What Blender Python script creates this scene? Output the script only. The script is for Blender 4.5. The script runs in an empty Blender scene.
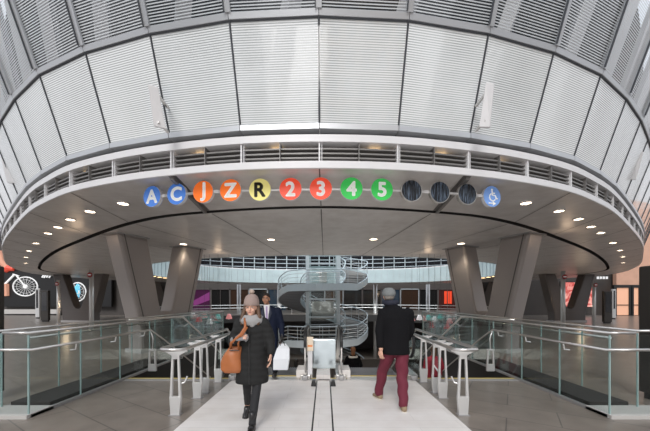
import bpy, bmesh, math, random
from mathutils import Vector, Matrix
from mathutils.geometry import tessellate_polygon
random.seed(7)
R = math.radians
C = bpy.context.scene.collection
CX, EYE, F = 0.08, 1.6, 300.0
def PX(px, y): return (px - 325) / F * y + CX          # photo column at depth y -> x
def PZ(py, y): return EYE + (300 - py) / F * y         # photo row at depth y -> height

# ------------------------------------------------------------------ materials
def nodes(name):
    m = bpy.data.materials.new(name); m.use_nodes = True
    nt = m.node_tree
    return m, nt, nt.nodes['Principled BSDF']
def mat(name, col, rough=.5, metal=0., emit=None, es=0., spec=None, noise=0., nscale=6., coat=0., bump=0., bscale=40.):
    m, nt, b = nodes(name)
    b.inputs['Base Color'].default_value = (*col, 1)
    b.inputs['Roughness'].default_value = rough
    b.inputs['Metallic'].default_value = metal
    if spec is not None: b.inputs['Specular IOR Level'].default_value = spec
    if coat: b.inputs['Coat Weight'].default_value = coat; b.inputs['Coat Roughness'].default_value = .05
    if emit: b.inputs['Emission Color'].default_value = (*emit, 1); b.inputs['Emission Strength'].default_value = es
    if noise or bump:
        tc = nt.nodes.new('ShaderNodeTexCoord')
        n = nt.nodes.new('ShaderNodeTexNoise'); n.inputs['Scale'].default_value = nscale; n.inputs['Detail'].default_value = 4
        nt.links.new(tc.outputs['Object'], n.inputs['Vector'])
        if noise:
            mx = nt.nodes.new('ShaderNodeMix'); mx.data_type = 'RGBA'
            mx.inputs['A'].default_value = (*[c*(1-noise) for c in col], 1)
            mx.inputs['B'].default_value = (*[min(1, c*(1+noise)) for c in col], 1)
            nt.links.new(n.outputs['Fac'], mx.inputs['Factor'])
            nt.links.new(mx.outputs['Result'], b.inputs['Base Color'])
        if bump:
            n2 = nt.nodes.new('ShaderNodeTexNoise'); n2.inputs['Scale'].default_value = bscale
            nt.links.new(tc.outputs['Object'], n2.inputs['Vector'])
            bp = nt.nodes.new('ShaderNodeBump'); bp.inputs['Strength'].default_value = bump
            nt.links.new(n2.outputs['Fac'], bp.inputs['Height']); nt.links.new(bp.outputs['Normal'], b.inputs['Normal'])
    return m
def glass(name, tint=(.8, .9, .9), alpha=.03):
    m, nt, b = nodes(name); out = nt.nodes['Material Output']
    tr = nt.nodes.new('ShaderNodeBsdfTransparent'); tr.inputs['Color'].default_value = (*tint, 1)
    gl = nt.nodes.new('ShaderNodeBsdfGlossy'); gl.inputs['Roughness'].default_value = .03; gl.inputs['Color'].default_value = (.9, .95, .95, 1)
    lw = nt.nodes.new('ShaderNodeLayerWeight'); lw.inputs['Blend'].default_value = .12
    ad = nt.nodes.new('ShaderNodeMath'); ad.operation = 'MULTIPLY_ADD'; ad.use_clamp = True
    ad.inputs[1].default_value = .35; ad.inputs[2].default_value = alpha
    nt.links.new(lw.outputs['Fresnel'], ad.inputs[0])
    mx = nt.nodes.new('ShaderNodeMixShader')
    nt.links.new(ad.outputs[0], mx.inputs[0]); nt.links.new(tr.outputs[0], mx.inputs[1]); nt.links.new(gl.outputs[0], mx.inputs[2])
    nt.links.new(mx.outputs[0], out.inputs[0])
    return m
def fritted(name, line, gap, gap_alpha, freq, duty, rough=.12, vary=.12):
    """glass printed with fine horizontal frit lines at regular heights"""
    m, nt, b = nodes(name); out = nt.nodes['Material Output']
    tc = nt.nodes.new('ShaderNodeTexCoord')
    sp = nt.nodes.new('ShaderNodeSeparateXYZ'); nt.links.new(tc.outputs['Object'], sp.inputs[0])
    mu = nt.nodes.new('ShaderNodeMath'); mu.operation = 'MULTIPLY'; mu.inputs[1].default_value = freq
    nt.links.new(sp.outputs['Z'], mu.inputs[0])
    fr = nt.nodes.new('ShaderNodeMath'); fr.operation = 'FRACT'; nt.links.new(mu.outputs[0], fr.inputs[0])
    lt = nt.nodes.new('ShaderNodeMath'); lt.operation = 'LESS_THAN'; lt.inputs[1].default_value = duty
    nt.links.new(fr.outputs[0], lt.inputs[0])
    n = nt.nodes.new('ShaderNodeTexNoise'); n.inputs['Scale'].default_value = .9; n.inputs['Detail'].default_value = 2
    mp = nt.nodes.new('ShaderNodeMapping'); mp.inputs['Scale'].default_value = (1.6, 1.6, .35)
    nt.links.new(tc.outputs['Object'], mp.inputs[0]); nt.links.new(mp.outputs[0], n.inputs['Vector'])
    g2 = nt.nodes.new('ShaderNodeMix'); g2.data_type = 'RGBA'
    g2.inputs['A'].default_value = (*[c*(1-vary*2) for c in gap], 1); g2.inputs['B'].default_value = (*[min(1, c*(1+vary)) for c in gap], 1)
    nt.links.new(n.outputs['Fac'], g2.inputs['Factor'])
    cm = nt.nodes.new('ShaderNodeMix'); cm.data_type = 'RGBA'
    nt.links.new(lt.outputs[0], cm.inputs['Factor']); nt.links.new(g2.outputs['Result'], cm.inputs['A']); cm.inputs['B'].default_value = (*line, 1)
    nt.links.new(cm.outputs['Result'], b.inputs['Base Color'])
    b.inputs['Roughness'].default_value = .35; b.inputs['Coat Weight'].default_value = 1; b.inputs['Coat IOR'].default_value = 2.1; b.inputs['Coat Roughness'].default_value = rough*.3
    al = nt.nodes.new('ShaderNodeMath'); al.operation = 'MULTIPLY_ADD'; al.inputs[1].default_value = 1-gap_alpha; al.inputs[2].default_value = gap_alpha
    nt.links.new(lt.outputs[0], al.inputs[0])
    tr = nt.nodes.new('ShaderNodeBsdfTransparent'); mx = nt.nodes.new('ShaderNodeMixShader')
    nt.links.new(al.outputs[0], mx.inputs[0]); nt.links.new(tr.outputs[0], mx.inputs[1]); nt.links.new(b.outputs[0], mx.inputs[2])
    nt.links.new(mx.outputs[0], out.inputs[0])
    return m
def tiles(name, c1, c2, mortar, scale, w, h, msize, rough, rot=0, coat=0., offset=.5):
    m, nt, b = nodes(name)
    tc = nt.nodes.new('ShaderNodeTexCoord'); mp = nt.nodes.new('ShaderNodeMapping'); mp.inputs['Rotation'].default_value = (0, 0, rot)
    br = nt.nodes.new('ShaderNodeTexBrick'); br.inputs['Scale'].default_value = scale
    br.inputs['Brick Width'].default_value = w; br.inputs['Row Height'].default_value = h; br.inputs['Mortar Size'].default_value = msize
    br.inputs['Color1'].default_value = (*c1, 1); br.inputs['Color2'].default_value = (*c2, 1); br.inputs['Mortar'].default_value = (*mortar, 1)
    br.offset = offset
    nt.links.new(tc.outputs['Object'], mp.inputs[0]); nt.links.new(mp.outputs[0], br.inputs['Vector'])
    n = nt.nodes.new('ShaderNodeTexNoise'); n.inputs['Scale'].default_value = 3; n.inputs['Detail'].default_value = 6
    nt.links.new(tc.outputs['Object'], n.inputs['Vector'])
    mx = nt.nodes.new('ShaderNodeMix'); mx.data_type = 'RGBA'; mx.blend_type = 'OVERLAY'; mx.inputs['Factor'].default_value = .35
    nt.links.new(br.outputs['Color'], mx.inputs['A']); nt.links.new(n.outputs['Fac'], mx.inputs['B'])
    nt.links.new(mx.outputs['Result'], b.inputs['Base Color']); b.inputs['Roughness'].default_value = rough
    if coat: b.inputs['Coat Weight'].default_value = coat; b.inputs['Coat Roughness'].default_value = .15
    return m

M = {}
M['slate'] = tiles('slate_tiles', (.205, .175, .15), (.18, .155, .134), (.10, .088, .08), 1, 1.2, .6, .008, .32, rot=R(32), coat=.15)
M['walk'] = tiles('pale_walkway', (.72, .68, .655), (.69, .65, .62), (.6, .57, .55), 1, 1.8, .22, .004, .4, offset=.3)
M['soffit'] = tiles('metal_soffit', (.60, .57, .555), (.59, .56, .545), (.50, .475, .46), 1, 6., 1.1, .006, .38, offset=.0)
M['soffit'].node_tree.nodes['Principled BSDF'].inputs['Metallic'].default_value = .15
M['dark'] = mat('dark_void', (.012, .011, .011), .7)
M['joint'] = mat('dark_joint', (.11, .10, .095), .6)
M['white_metal'] = mat('white_painted_metal', (.66, .65, .66), .35, noise=.04)
M['grey_metal'] = mat('grey_painted_metal', (.36, .35, .35), .4, .3)
M['slat'] = mat('louver_slat_metal', (.20, .19, .185), .45, .3)
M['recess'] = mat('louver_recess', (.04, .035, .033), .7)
M['frame'] = mat('window_frame_metal', (.5, .51, .53), .35, .5)
M['gasket'] = mat('dark_gasket', (.06, .065, .075), .5)
M['frit_low'] = fritted('dense_frit_glass', (.87, .895, .905), (.70, .74, .76), .72, 37, .55, vary=.3)
M['frit_up'] = fritted('open_frit_glass', (.58, .61, .64), (.08, .095, .11), .30, 31, .42, vary=.2)
M['steel'] = mat('brushed_steel', (.62, .60, .58), .28, .9, noise=.05, nscale=20)
M['satin'] = mat('satin_cast_steel', (.66, .655, .65), .38, .55)
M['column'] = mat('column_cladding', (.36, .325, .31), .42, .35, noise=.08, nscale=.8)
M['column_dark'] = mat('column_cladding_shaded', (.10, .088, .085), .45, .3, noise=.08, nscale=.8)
M['glass'] = glass('clear_balustrade_glass', (.955, .975, .97), .025)
M['glass_edge'] = mat('green_glass_edge', (.30, .42, .41), .15, coat=.5)
M['parapet'] = mat('pale_blue_glass_panel', (.42, .50, .515), .3, coat=.4, noise=.22, nscale=1.1)
M['black'] = mat('black_rubber', (.015, .015, .016), .45)
M['kerb'] = mat('dark_kerb_stone', (.022, .02, .019), .75)
M['lightstone'] = mat('pale_stone', (.5, .48, .46), .5)
M['signred'] = mat('dull_red', (.32, .03, .03), .5)
M['lamp'] = mat('lamp_lens', (1, .9, .75), .5, emit=(1, .82, .6), es=9)
M['warmglow'] = mat('warm_lamp', (1, .8, .5), .5, emit=(1, .66, .32), es=5)
M['shopdark'] = mat('dark_shop_glass', (.02, .02, .024), .15, coat=.6)
M['wall_dark'] = mat('dark_wall_panels', (.06, .052, .048), .5, noise=.2, nscale=.5)
M['peach'] = mat('peach_stone_wall', (.72, .42, .30), .7, noise=.15, nscale=1.2)
M['bluegrey'] = mat('pale_blue_grey_steel', (.45, .50, .53), .4, .3)
M['underside'] = mat('dark_grey_stair_underside', (.13, .13, .14), .5, .2)
M['tread'] = mat('stair_tread', (.32, .31, .3), .5)
M['yellow'] = mat('yellow_safety_line', (.55, .42, .12), .5)

# ------------------------------------------------------------------ mesh helpers
class MB:
    def __init__(s): s.v = []; s.f = []
    def add(s, vs, fs):
        o = len(s.v); s.v += [tuple(v) for v in vs]; s.f += [tuple(i+o for i in f) for f in fs]; return s
    def box(s, x0, x1, y0, y1, z0, z1):
        vs = [(x, y, z) for x in (x0, x1) for y in (y0, y1) for z in (z0, z1)]
        return s.add(vs, [(0, 1, 3, 2), (4, 6, 7, 5), (0, 4, 5, 1), (2, 3, 7, 6), (0, 2, 6, 4), (1, 5, 7, 3)])
    def bar(s, p, q, w, h, up=(0, 0, 1)):
        p, q = Vector(p), Vector(q); d = (q-p).normalized(); up = Vector(up)
        if abs(d.dot(up)) > .98: up = Vector((0, 1, 0))
        a = d.cross(up).normalized()*w/2; b = a.cross(d).normalized()*h/2
        vs = [c+i*a+j*b for c in (p, q) for i, j in ((-1, -1), (1, -1), (1, 1), (-1, 1))]
        return s.add(vs, [(0, 1, 2, 3), (7, 6, 5, 4), (0, 4, 5, 1), (1, 5, 6, 2), (2, 6, 7, 3), (3, 7, 4, 0)])
    def tube(s, pts, r, n=8, closed=False, caps=True):
        pts = [Vector(p) for p in pts]; m = len(pts); rr = r if isinstance(r, (list, tuple)) else [r]*m
        vs = []; up = None
        for i, p in enumerate(pts):
            a = pts[(i-1) % m] if (closed or i) else p; b = pts[(i+1) % m] if (closed or i < m-1) else p
            d = (b-a).normalized()
            if up is None: up = Vector((0, 0, 1)) if abs(d.z) < .9 else Vector((0, 1, 0))
            sd = d.cross(up).normalized(); u2 = sd.cross(d).normalized(); up = u2
            vs += [p+(math.cos(k/n*2*math.pi)*sd+math.sin(k/n*2*math.pi)*u2)*rr[i] for k in range(n)]
        fs = []
        for i in range(m if closed else m-1):
            j = (i+1) % m
            for k in range(n): fs.append((i*n+k, i*n+(k+1) % n, j*n+(k+1) % n, j*n+k))
        if caps and not closed: fs += [tuple(range(n))[::-1], tuple((m-1)*n+k for k in range(n))]
        return s.add(vs, fs)
    def prism(s, poly, axis, lo, hi):
        """poly: 2-D points; axis 'x','y','z' is the extrusion direction"""
        def P(a, b, c): return {'x': (c, a, b), 'y': (a, c, b), 'z': (a, b, c)}[axis]
        n = len(poly); vs = [P(a, b, lo) for a, b in poly]+[P(a, b, hi) for a, b in poly]
        tri = tessellate_polygon([[Vector((a, b, 0)) for a, b in poly]])
        fs = [tuple(t) for t in tri]+[tuple(i+n for i in t)[::-1] for t in tri]
        fs += [(i, (i+1) % n, n+(i+1) % n, n+i) for i in range(n)]
        return s.add(vs, fs)
    def disc(s, c, r, nrm, n=28, depth=0.):
        c = Vector(c); d = Vector(nrm).normalized(); up = Vector((0, 0, 1)) if abs(d.z) < .9 else Vector((0, 1, 0))
        a = d.cross(up).normalized(); b = a.cross(d).normalized()
        ring = [(math.cos(k/n*2*math.pi)*a+math.sin(k/n*2*math.pi)*b)*r for k in range(n)]
        if not depth: return s.add([c+q for q in ring], [tuple(range(n))])
        vs = [c+q for q in ring]+[c-d*depth+q for q in ring]
        return s.add(vs, [tuple(range(n)), tuple(range(2*n-1, n-1, -1))]+[(k, n+k, n+(k+1) % n, (k+1) % n) for k in range(n)])
    def loft(s, rings, cap=True, closed=False):
        n = len(rings[0]); m = len(rings); fs = []
        for i in range(m if closed else m-1):
            j = (i+1) % m
            for k in range(n): fs.append((i*n+k, i*n+(k+1) % n, j*n+(k+1) % n, j*n+k))
        if cap and not closed: fs += [tuple(range(n))[::-1], tuple((m-1)*n+k for k in range(n))]
        return s.add([v for r in rings for v in r], fs)
    def ell(s, c, rx, ry, rz, n=16, m=10):
        rings = []
        for i in range(m+1):
            t = -math.pi/2+math.pi*(i+.0001 if i == 0 else i-.0001 if i == m else i)/m
            rings.append([(c[0]+rx*math.cos(t)*math.cos(k/n*2*math.pi), c[1]+ry*math.cos(t)*math.sin(k/n*2*math.pi), c[2]+rz*math.sin(t)) for k in range(n)])
        return s.loft(rings)
    def mesh(s, name, smooth=False):
        me = bpy.data.meshes.new(name); me.from_pydata(s.v, [], s.f)
        bm = bmesh.new(); bm.from_mesh(me); bmesh.ops.recalc_face_normals(bm, faces=bm.faces); bm.to_mesh(me); bm.free()
        if smooth:
            for p in me.polygons: p.use_smooth = True
        return me
    def build(s, name, m, parent=None, smooth=False, bevel=0., loc=None):
        me = s.mesh(name, smooth); me.materials.append(M[m] if isinstance(m, str) else m)
        o = bpy.data.objects.new(name, me); C.objects.link(o)
        if parent is not None: o.parent = parent
        if loc: o.location = loc
        if bevel:
            b = o.modifiers.new('bevel', 'BEVEL'); b.width = bevel; b.segments = 2; b.limit_method = 'ANGLE'
        return o
def tag(o, label=None, cat=None, group=None, kind=None):
    if label: o['label'] = label
    if cat: o['category'] = cat
    if group: o['group'] = group
    if kind: o['kind'] = kind
    return o
def empty(name, loc=(0, 0, 0), rz=0): 
    o = bpy.data.objects.new(name, None); C.objects.link(o); o.location = loc; o.rotation_euler = (0, 0, rz); o.empty_display_size = .1
    return o
def dup(root, loc=None, rz=None, label=None):
    r = root.copy(); C.objects.link(r)
    if loc is not None: r.location = loc
    if rz is not None: r.rotation_euler = (0, 0, rz)
    if label: r['label'] = label
    for ch in list(root.children):
        c = ch.copy(); C.objects.link(c); c.parent = r
        for g in list(ch.children):
            d = g.copy(); C.objects.link(d); d.parent = c
    return r
def struct(o): o['kind'] = 'structure'; return o

# ------------------------------------------------------------------ plan curves of the ring building
def catmull(pts, n=24):
    out = []; m = len(pts)
    for i in range(m):
        p0, p1, p2, p3 = (Vector(pts[(i+k-1) % m]) for k in range(4))
        for k in range(n):
            t = k/n
            out.append(.5*((2*p1)+(-p0+p2)*t+(2*p0-5*p1+4*p2-p3)*t*t+(-p0+3*p1-3*p2+p3)*t**3))
    return out
def sym(half): return [(x, y) for x, y in half]+[(-x, y) for x, y in half[-2:0:-1]]
rim_half = [(0, 4.30), (1.15, 4.36), (2.25, 4.55), (3.2, 4.80), (4.3, 5.22), (5.25, 5.76), (6.3, 6.47), (8.05, 7.85), (10.4, 9.8), (12.75, 11.95), (17.3, 16.5), (20.6, 21), (21.2, 24.5), (19.6, 28.5), (15.5, 32.5), (8.5, 35.8), (0, 37)]
slot_half = [(0, 6.06), (2.67, 6.45), (4.6, 7.25), (7.36, 9.2), (11.0, 12.1), (15.5, 16.3), (18.3, 19.6), (18.8, 23), (16, 28), (9, 32.6), (0, 34.4)]
hole_half = [(0, 12.67), (3.3, 13.1), (6.2, 14.0), (9.1, 15.8), (11.3, 18.6), (12.9, 22.5), (13, 26), (11.2, 30), (7.2, 32.4), (0, 33.3)]
rim = catmull(sym(rim_half)); slot = catmull(sym(slot_half)); hole = catmull(sym(hole_half))
def resample(poly, step, start=0):
    """points every STEP along the closed polyline, both ways from its first point"""
    m = len(poly); cum = [0]
    for i in range(m): cum.append(cum[-1]+(poly[(i+1) % m]-poly[i]).length)
    L = cum[-1]
    def at(s):
        s %= L; lo = 0
        while cum[lo+1] < s: lo += 1
        t = (s-cum[lo])/(cum[lo+1]-cum[lo]); a, b = poly[lo], poly[(lo+1) % m]
        return a+(b-a)*t
    return at, L
rim_at, RL = resample(rim, 1)
def rim_n(s):
    d = rim_at(s+.15)-rim_at(s-.15); n = Vector((d.y, -d.x)).normalized(); return n   # outward
def rp(s, d=0.): p = rim_at(s)+rim_n(s)*d; return p
H = EYE+1.90                                                # soffit height 3.5 m

def annulus(outer, inner, z):
    v = [[Vector((p[0], p[1], 0)) for p in outer], [Vector((p[0], p[1], 0)) for p in inner]]
    tri = tessellate_polygon(v); fl = [q for l in v for q in l]
    mb = MB(); mb.add([(q.x, q.y, z) for q in fl], [tuple(t) for t in tri]); return mb
def band(curve, z0, z1, mb=None, off0=0, off1=None):
    mb = mb or MB(); n = len(curve); 
    mb.add([(p[0], p[1], z0) for p in curve]+[(p[0], p[1], z1) for p in curve], [(i, (i+1) % n, n+(i+1) % n, n+i) for i in range(n)])
    return mb

# ------------------------------------------------------------------ ground floor with its opening
XS = 3.95
open_half = [(0, 6.12), (XS-.02, 6.12), (XS-.02, 11.9), (6.4, 14.2), (9.2, 15.9), (11.4, 18.7), (13, 22.5), (13.1, 26), (11.3, 30), (7.3, 32.5), (0, 33.4)]
opening = [Vector(p) for p in open_half+[(-x, y) for x, y in open_half[-2:0:-1]]]
fl = annulus([(-60, -14), (60, -14), (60, 75), (-60, 75)], opening, 0).build('floor', 'slate'); struct(fl)
wk = MB()
wk.box(-1.76, -.09, -1, 5.93, 0, .012); wk.box(.19, 1.86, -1, 5.93, 0, .012); wk.box(-.068, .168, -1, 6.6, 0, .012)
struct(wk.build('floor_walkway', 'walk'))
wl = MB(); wl.box(-.09, -.068, -1, 5.93, 0, .006); wl.box(.168, .19, -1, 5.93, 0, .006)
struct(wl.build('trim_1', 'black'))
# slab edge of the opening, lower floor and its walls
struct(band(opening, -.75, 0).build('trim_2', 'kerb'))
struct(MB().box(-22, 22, 6.05, 44, -5.6, -5.5).build('floor_lower', 'slate'))
struct(band([Vector((p.x*1.0, p.y)) for p in opening[:3]]+[Vector((-3.93, 11.9)), Vector((-3.93, 6.12))], -5.5, -.75).build('wall_stairwell', 'wall_dark'))
lw = MB(); lw.box(-22, 22, 43.8, 44, -5.5, -.2); lw.box(-22.2, -22, 6, 44, -5.5, -.2); lw.box(22, 22.2, 6, 44, -5.5, -.2)
struct(lw.build('wall_lower', 'wall_dark'))
struct(MB().box(-3.93, 3.93, 5.98, 6.14, -.05, .008).build('trim_3', 'yellow'))
struct(MB().box(-3.93, 3.93, 5.93, 6.05, 0, .012).build('trim_4', 'grey_metal'))

# ------------------------------------------------------------------ the soffit
gap = [p+(p-Vector((0, 20))).normalized()*-.16 for p in slot]
struct(annulus(rim, slot, H).build('ceiling_outer_ring', 'soffit'))
struct(annulus(gap, hole, H+.0).build('ceiling_inner_ring', 'soffit'))
g = MB(); n = len(slot)
g.add([(p.x, p.y, H) for p in slot]+[(p.x, p.y, H+.2) for p in slot]+[(p.x, p.y, H+.2) for p in gap]+[(p.x, p.y, H) for p in gap],
      [(k*n+i, k*n+(i+1) % n, (k+1)*n+(i+1) % n, (k+1)*n+i) for k in range(3) for i in range(n)])
struct(g.build('trim_5', 'dark'))
slab = annulus(rim, hole, H+.42)                             # upper storey floor
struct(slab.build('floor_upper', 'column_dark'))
# joint lines across the soffit
jm = MB()
def strip(a, b, w, z):
    a, b = Vector(a), Vector(b); d = (b-a).normalized(); nn = Vector((-d.y, d.x))*w/2
    jm.add([(p.x, p.y, z) for p in (a-nn, a+nn, b+nn, b-nn)], [(0, 1, 2, 3)])
slot_at, SL = resample(slot, 1); hole_at, HL = resample(hole, 1)
BAY = 1.14
for k in range(-9, 10):
    s = k*2*BAY; a = rp(s, -.02); b = slot_at(s*1.08); b2 = slot_at(s*1.08)+(Vector((0, 20))-slot_at(s*1.08)).normalized()*.2; c = hole_at(s*.72)
    if abs(k) == 1: strip(a, b, .13, H-.004)
    strip(a, b, .018, H-.008); strip(b2, c, .022, H-.008)
struct(jm.build('trim_6', 'joint'))

# ------------------------------------------------------------------ the drum: fascia, louvers, glazing
def ring_profile(prof, name, m, s0=-34, s1=34, step=.285):
    """sweep a closed (offset, height) profile along the rim"""
    rings = []; k = int(round((s1-s0)/step))
    for i in range(k+1):
        s = s0+i*(s1-s0)/k; p = rim_at(s); nn = rim_n(s)
        rings.append([(p.x+nn.x*d, p.y+nn.y*d, z) for d, z in prof])
    return MB().loft(rings).build(name, m)
E = EYE
struct(ring_profile([(0, E+1.882), (.015, E+1.89), (.015, E+1.99), (0, E+1.995), (-.28, E+1.995), (-.28, E+1.94), (-.02, E+1.90)], 'trim_7', 'white_metal', -40, 40))
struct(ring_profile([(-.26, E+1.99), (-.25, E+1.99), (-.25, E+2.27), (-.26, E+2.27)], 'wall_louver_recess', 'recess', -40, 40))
struct(ring_profile([(-.28, E+2.262), (.02, E+2.262), (.02, E+2.365), (-.28, E+2.40)], 'trim_8', 'white_metal', -40, 40))
struct(ring_profile([(-.28, E+2.365), (-.10, E+2.365), (-.10, E+2.44), (-.28, E+2.44)], 'trim_9', 'gasket', -40, 40))
GB, GT, DB, DT = E+2.51, E+3.68, .03, .40                 # glass bottom/top heights and offsets
UB, UT, DU = E+3.75, E+8.4, 1.95
nb = 20
def q(s, d, z, tocam=0): p = rp(s, d); return Vector((p.x, p.y, z))
wn = 0; tn = 20
for k in range(-nb, nb):
    s0, s1 = k*BAY, (k+1)*BAY; e = .018
    # ---- lower glazing bay
    wn += 1
    w = empty('window_%d' % wn); struct(w)
    a0, b0, a1, b1 = q(s0, DB, GB), q(s1, DB, GB), q(s0, DT, GT), q(s1, DT, GT)
    def lerp(p, r, t): return p+(r-p)*t
    mb = MB(); mb.add([lerp(a0, b0, .012), lerp(b0, a0, .012), lerp(b1, a1, .012), lerp(a1, b1, .012)], [(0, 1, 2, 3)]); mb.build('pane', 'frit_low', w)
    mb = MB(); mb.bar(a0, a1, .014, .03, up=(rim_n(s0).x, rim_n(s0).y, 0)); mb.build('mullion', 'gasket', w)
    o3 = Vector((rim_n(s0).x, rim_n(s0).y, 0))
    sb = MB(); sb.loft([[q(s, DB-.12, E+2.435), q(s, DB+.02, E+2.435), q(s, DB+.02, GB), q(s, DB-.12, GB)] for s in (s0+.005, s1-.005)]); sb.build('sill', 'frame', w)
    # ---- transom band of this bay
    tb = MB(); tb.loft([[q(s, DT-.12, GT), q(s, DT+.03, GT), q(s, DT+.05, UB), q(s, DT-.12, UB)] for s in (s0+.004, s1-.004)])
    t = tb.build('transom', 'frame', w)
    MB().loft([[q(s, DT-.05, GT-.012), q(s, DT+.015, GT-.012), q(s, DT+.02, GT), q(s, DT-.05, GT)] for s in (s0, s1)]).build('gasket', 'gasket', w)
    # ---- upper glazing bay
    wn += 1
    w = empty('window_%d' % wn); struct(w)
    a0, b0, a1, b1 = q(s0, DT+.03, UB), q(s1, DT+.03, UB), q(s0, DU, UT), q(s1, DU, UT)
    mb = MB(); mb.add([lerp(a0, b0, .012), lerp(b0, a0, .012), lerp(b1, a1, .012), lerp(a1, b1, .012)], [(0, 1, 2, 3)]); mb.build('pane', 'frit_up', w)
    mb = MB(); mb.bar(a0+o3*.02, a1+o3*.02, .075, .03, up=o3); mb.build('mullion', 'frame', w)
    mb = MB(); mb.bar(a0+o3*.04+(b0-a0).normalized()*-.045, a1+o3*.04+(b0-a0).normalized()*-.045, .012, .03, up=o3); mb.build('gasket', 'gasket', w)

# louver panels in the fascia
for k in range(-2*nb, 2*nb):
    s0, s1 = k*BAY/2, (k+1)*BAY/2
    t = empty('louver_panel', (0, 0, 0))
    tag(t, 'slatted metal louver panel in the curved white fascia band', 'louver', 'louver panels in the curved fascia')
    for z in (2.055, 2.12, 2.187):
        mb = MB(); mb.loft([[q(s, -.20, E+z-.012), q(s, -.03, E+z-.012), q(s, -.03, E+z+.010), q(s, -.20, E+z+.020)] for s in (s0+.012, s1-.012)]); mb.build('slat', 'slat', t)
    o3 = Vector((rim_n(s0).x, rim_n(s0).y, 0)); p0, p1 = q(s0, -.1, E+1.995), q(s0, -.1, E+2.262)
    mb = MB(); mb.bar(p0, p1, .012 if k % 2 else .022, .2, up=o3); mb.build('fin', 'white_metal' if k % 2 == 0 else 'slat', t)
    if k % 2 == 0:
        mb = MB(); d3 = (q(s1, 0, 0)-q(s0, 0, 0)).normalized()*.035
        mb.bar(p0+d3, p1+d3, .01, .18, up=o3); mb.build('fin', 'white_metal', t)

# warm work lights glowing behind the louvers
for s in (-4.6, -1.9, -.65, .85, 1.95, 3.0):
    p = rp(s, -.23); o = MB().ell((0, 0, 0), .10, .012, .03).build('wall_light', 'warmglow', smooth=True, loc=(p.x, p.y, E+2.22))
    tag(o, 'small warm amber light glowing behind the fascia louvers', 'light', 'amber lights behind the louvers')

struct(MB().box(-90, 90, -90, -14, -.15, -.02).build('ground_street', mat('street_asphalt', (.16, .155, .15), .8, noise=.2, nscale=.3)))
# upper storey behind the drum glass
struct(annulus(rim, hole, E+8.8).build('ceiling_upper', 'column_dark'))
core = [p+(Vector((0, 20))-p).normalized()*2.6 for p in rim]
struct(band(core, H+.42, E+8.8).build('wall_upper_gallery', 'shopdark'))
ic = 0
for k in range(-9, 10):
    s = k*1.9+.8; a, b = rp(s, -.9), rp(s+1.6, .6)
    o = MB().bar((a.x, a.y, H+.45), (b.x, b.y, E+8.6), .22, .22).build('inclined_column', 'white_metal')
    tag(o, 'slanted white column seen through the upper drum glass', 'column', 'slanted columns inside the drum')
for k in range(-8, 9):
    s = k*2.6+.2; p0, p1 = rp(s, -1.6), rp(s+1.2, -1.6)
    o = MB().loft([[(p.x, p.y, z) for z in (E+4.0+.1*(k % 3), E+4.7)]+[(p.x+.02, p.y+.02, z) for z in (E+4.7, E+4.0+.1*(k % 3))] for p in (p0, p1)]).build('hanging_banner', mat('banner_%d' % (k+9), random.choice([(.5, .52, .55), (.25, .28, .32), (.15, .25, .4), (.4, .4, .42)]), .4))
    tag(o, 'pale rectangular panel hanging behind the upper drum glass', 'panel', 'panels behind the upper drum glass')

# white antenna boxes standing off the glass
def antenna(name, label, pts, thick, y):
    o = empty(name); tag(o, label, 'antenna')
    cs = [Vector((PX(x, yy), yy, PZ(yp, yy))) for x, yp, yy in pts]
    nrm = (cs[1]-cs[0]).cross(cs[3]-cs[0]).normalized()
    if nrm.y < 0: nrm = -nrm
    mb = MB(); mb.add(cs+[c+nrm*thick for c in cs], [(0, 1, 2, 3), (7, 6, 5, 4), (0, 4, 5, 1), (1, 5, 6, 2), (2, 6, 7, 3), (3, 7, 4, 0)])
    mb.build('housing', 'white_metal', o, bevel=.008)
    mid = sum(cs, Vector())/4
    for dz in (-.18, .18): MB().bar(mid+Vector((0, .04, dz)), mid+Vector((0, .30, dz)), .03, .03).build('bracket', 'steel', o)

antenna('antenna_panel', 'slim white antenna box fixed to the lower glass, left of the round line signs', [(148, 84, 4.0), (158, 87, 4.06), (166, 129, 4.2), (154, 126, 4.16)], .05, 4)
antenna('antenna_panel', 'slim white antenna box leaning on the lower glass above the wheelchair sign', [(486, 82, 4.05), (494, 83, 4.0), (490, 127, 4.12), (479, 127, 4.16)], .05, 4)
antenna('antenna_panel', 'white antenna box at the left edge of the photo, low on the drum side', [(0, 155, 7.0), (12, 156, 6.9), (18, 183, 7.0), (7, 183, 7.1)], .08, 7)
antenna('antenna_panel', 'thin white antenna box at the right edge of the photo, low on the drum side', [(637, 150, 6.9), (644, 152, 6.9), (636, 180, 7.0), (629, 179, 7.1)], .06, 7)

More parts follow.
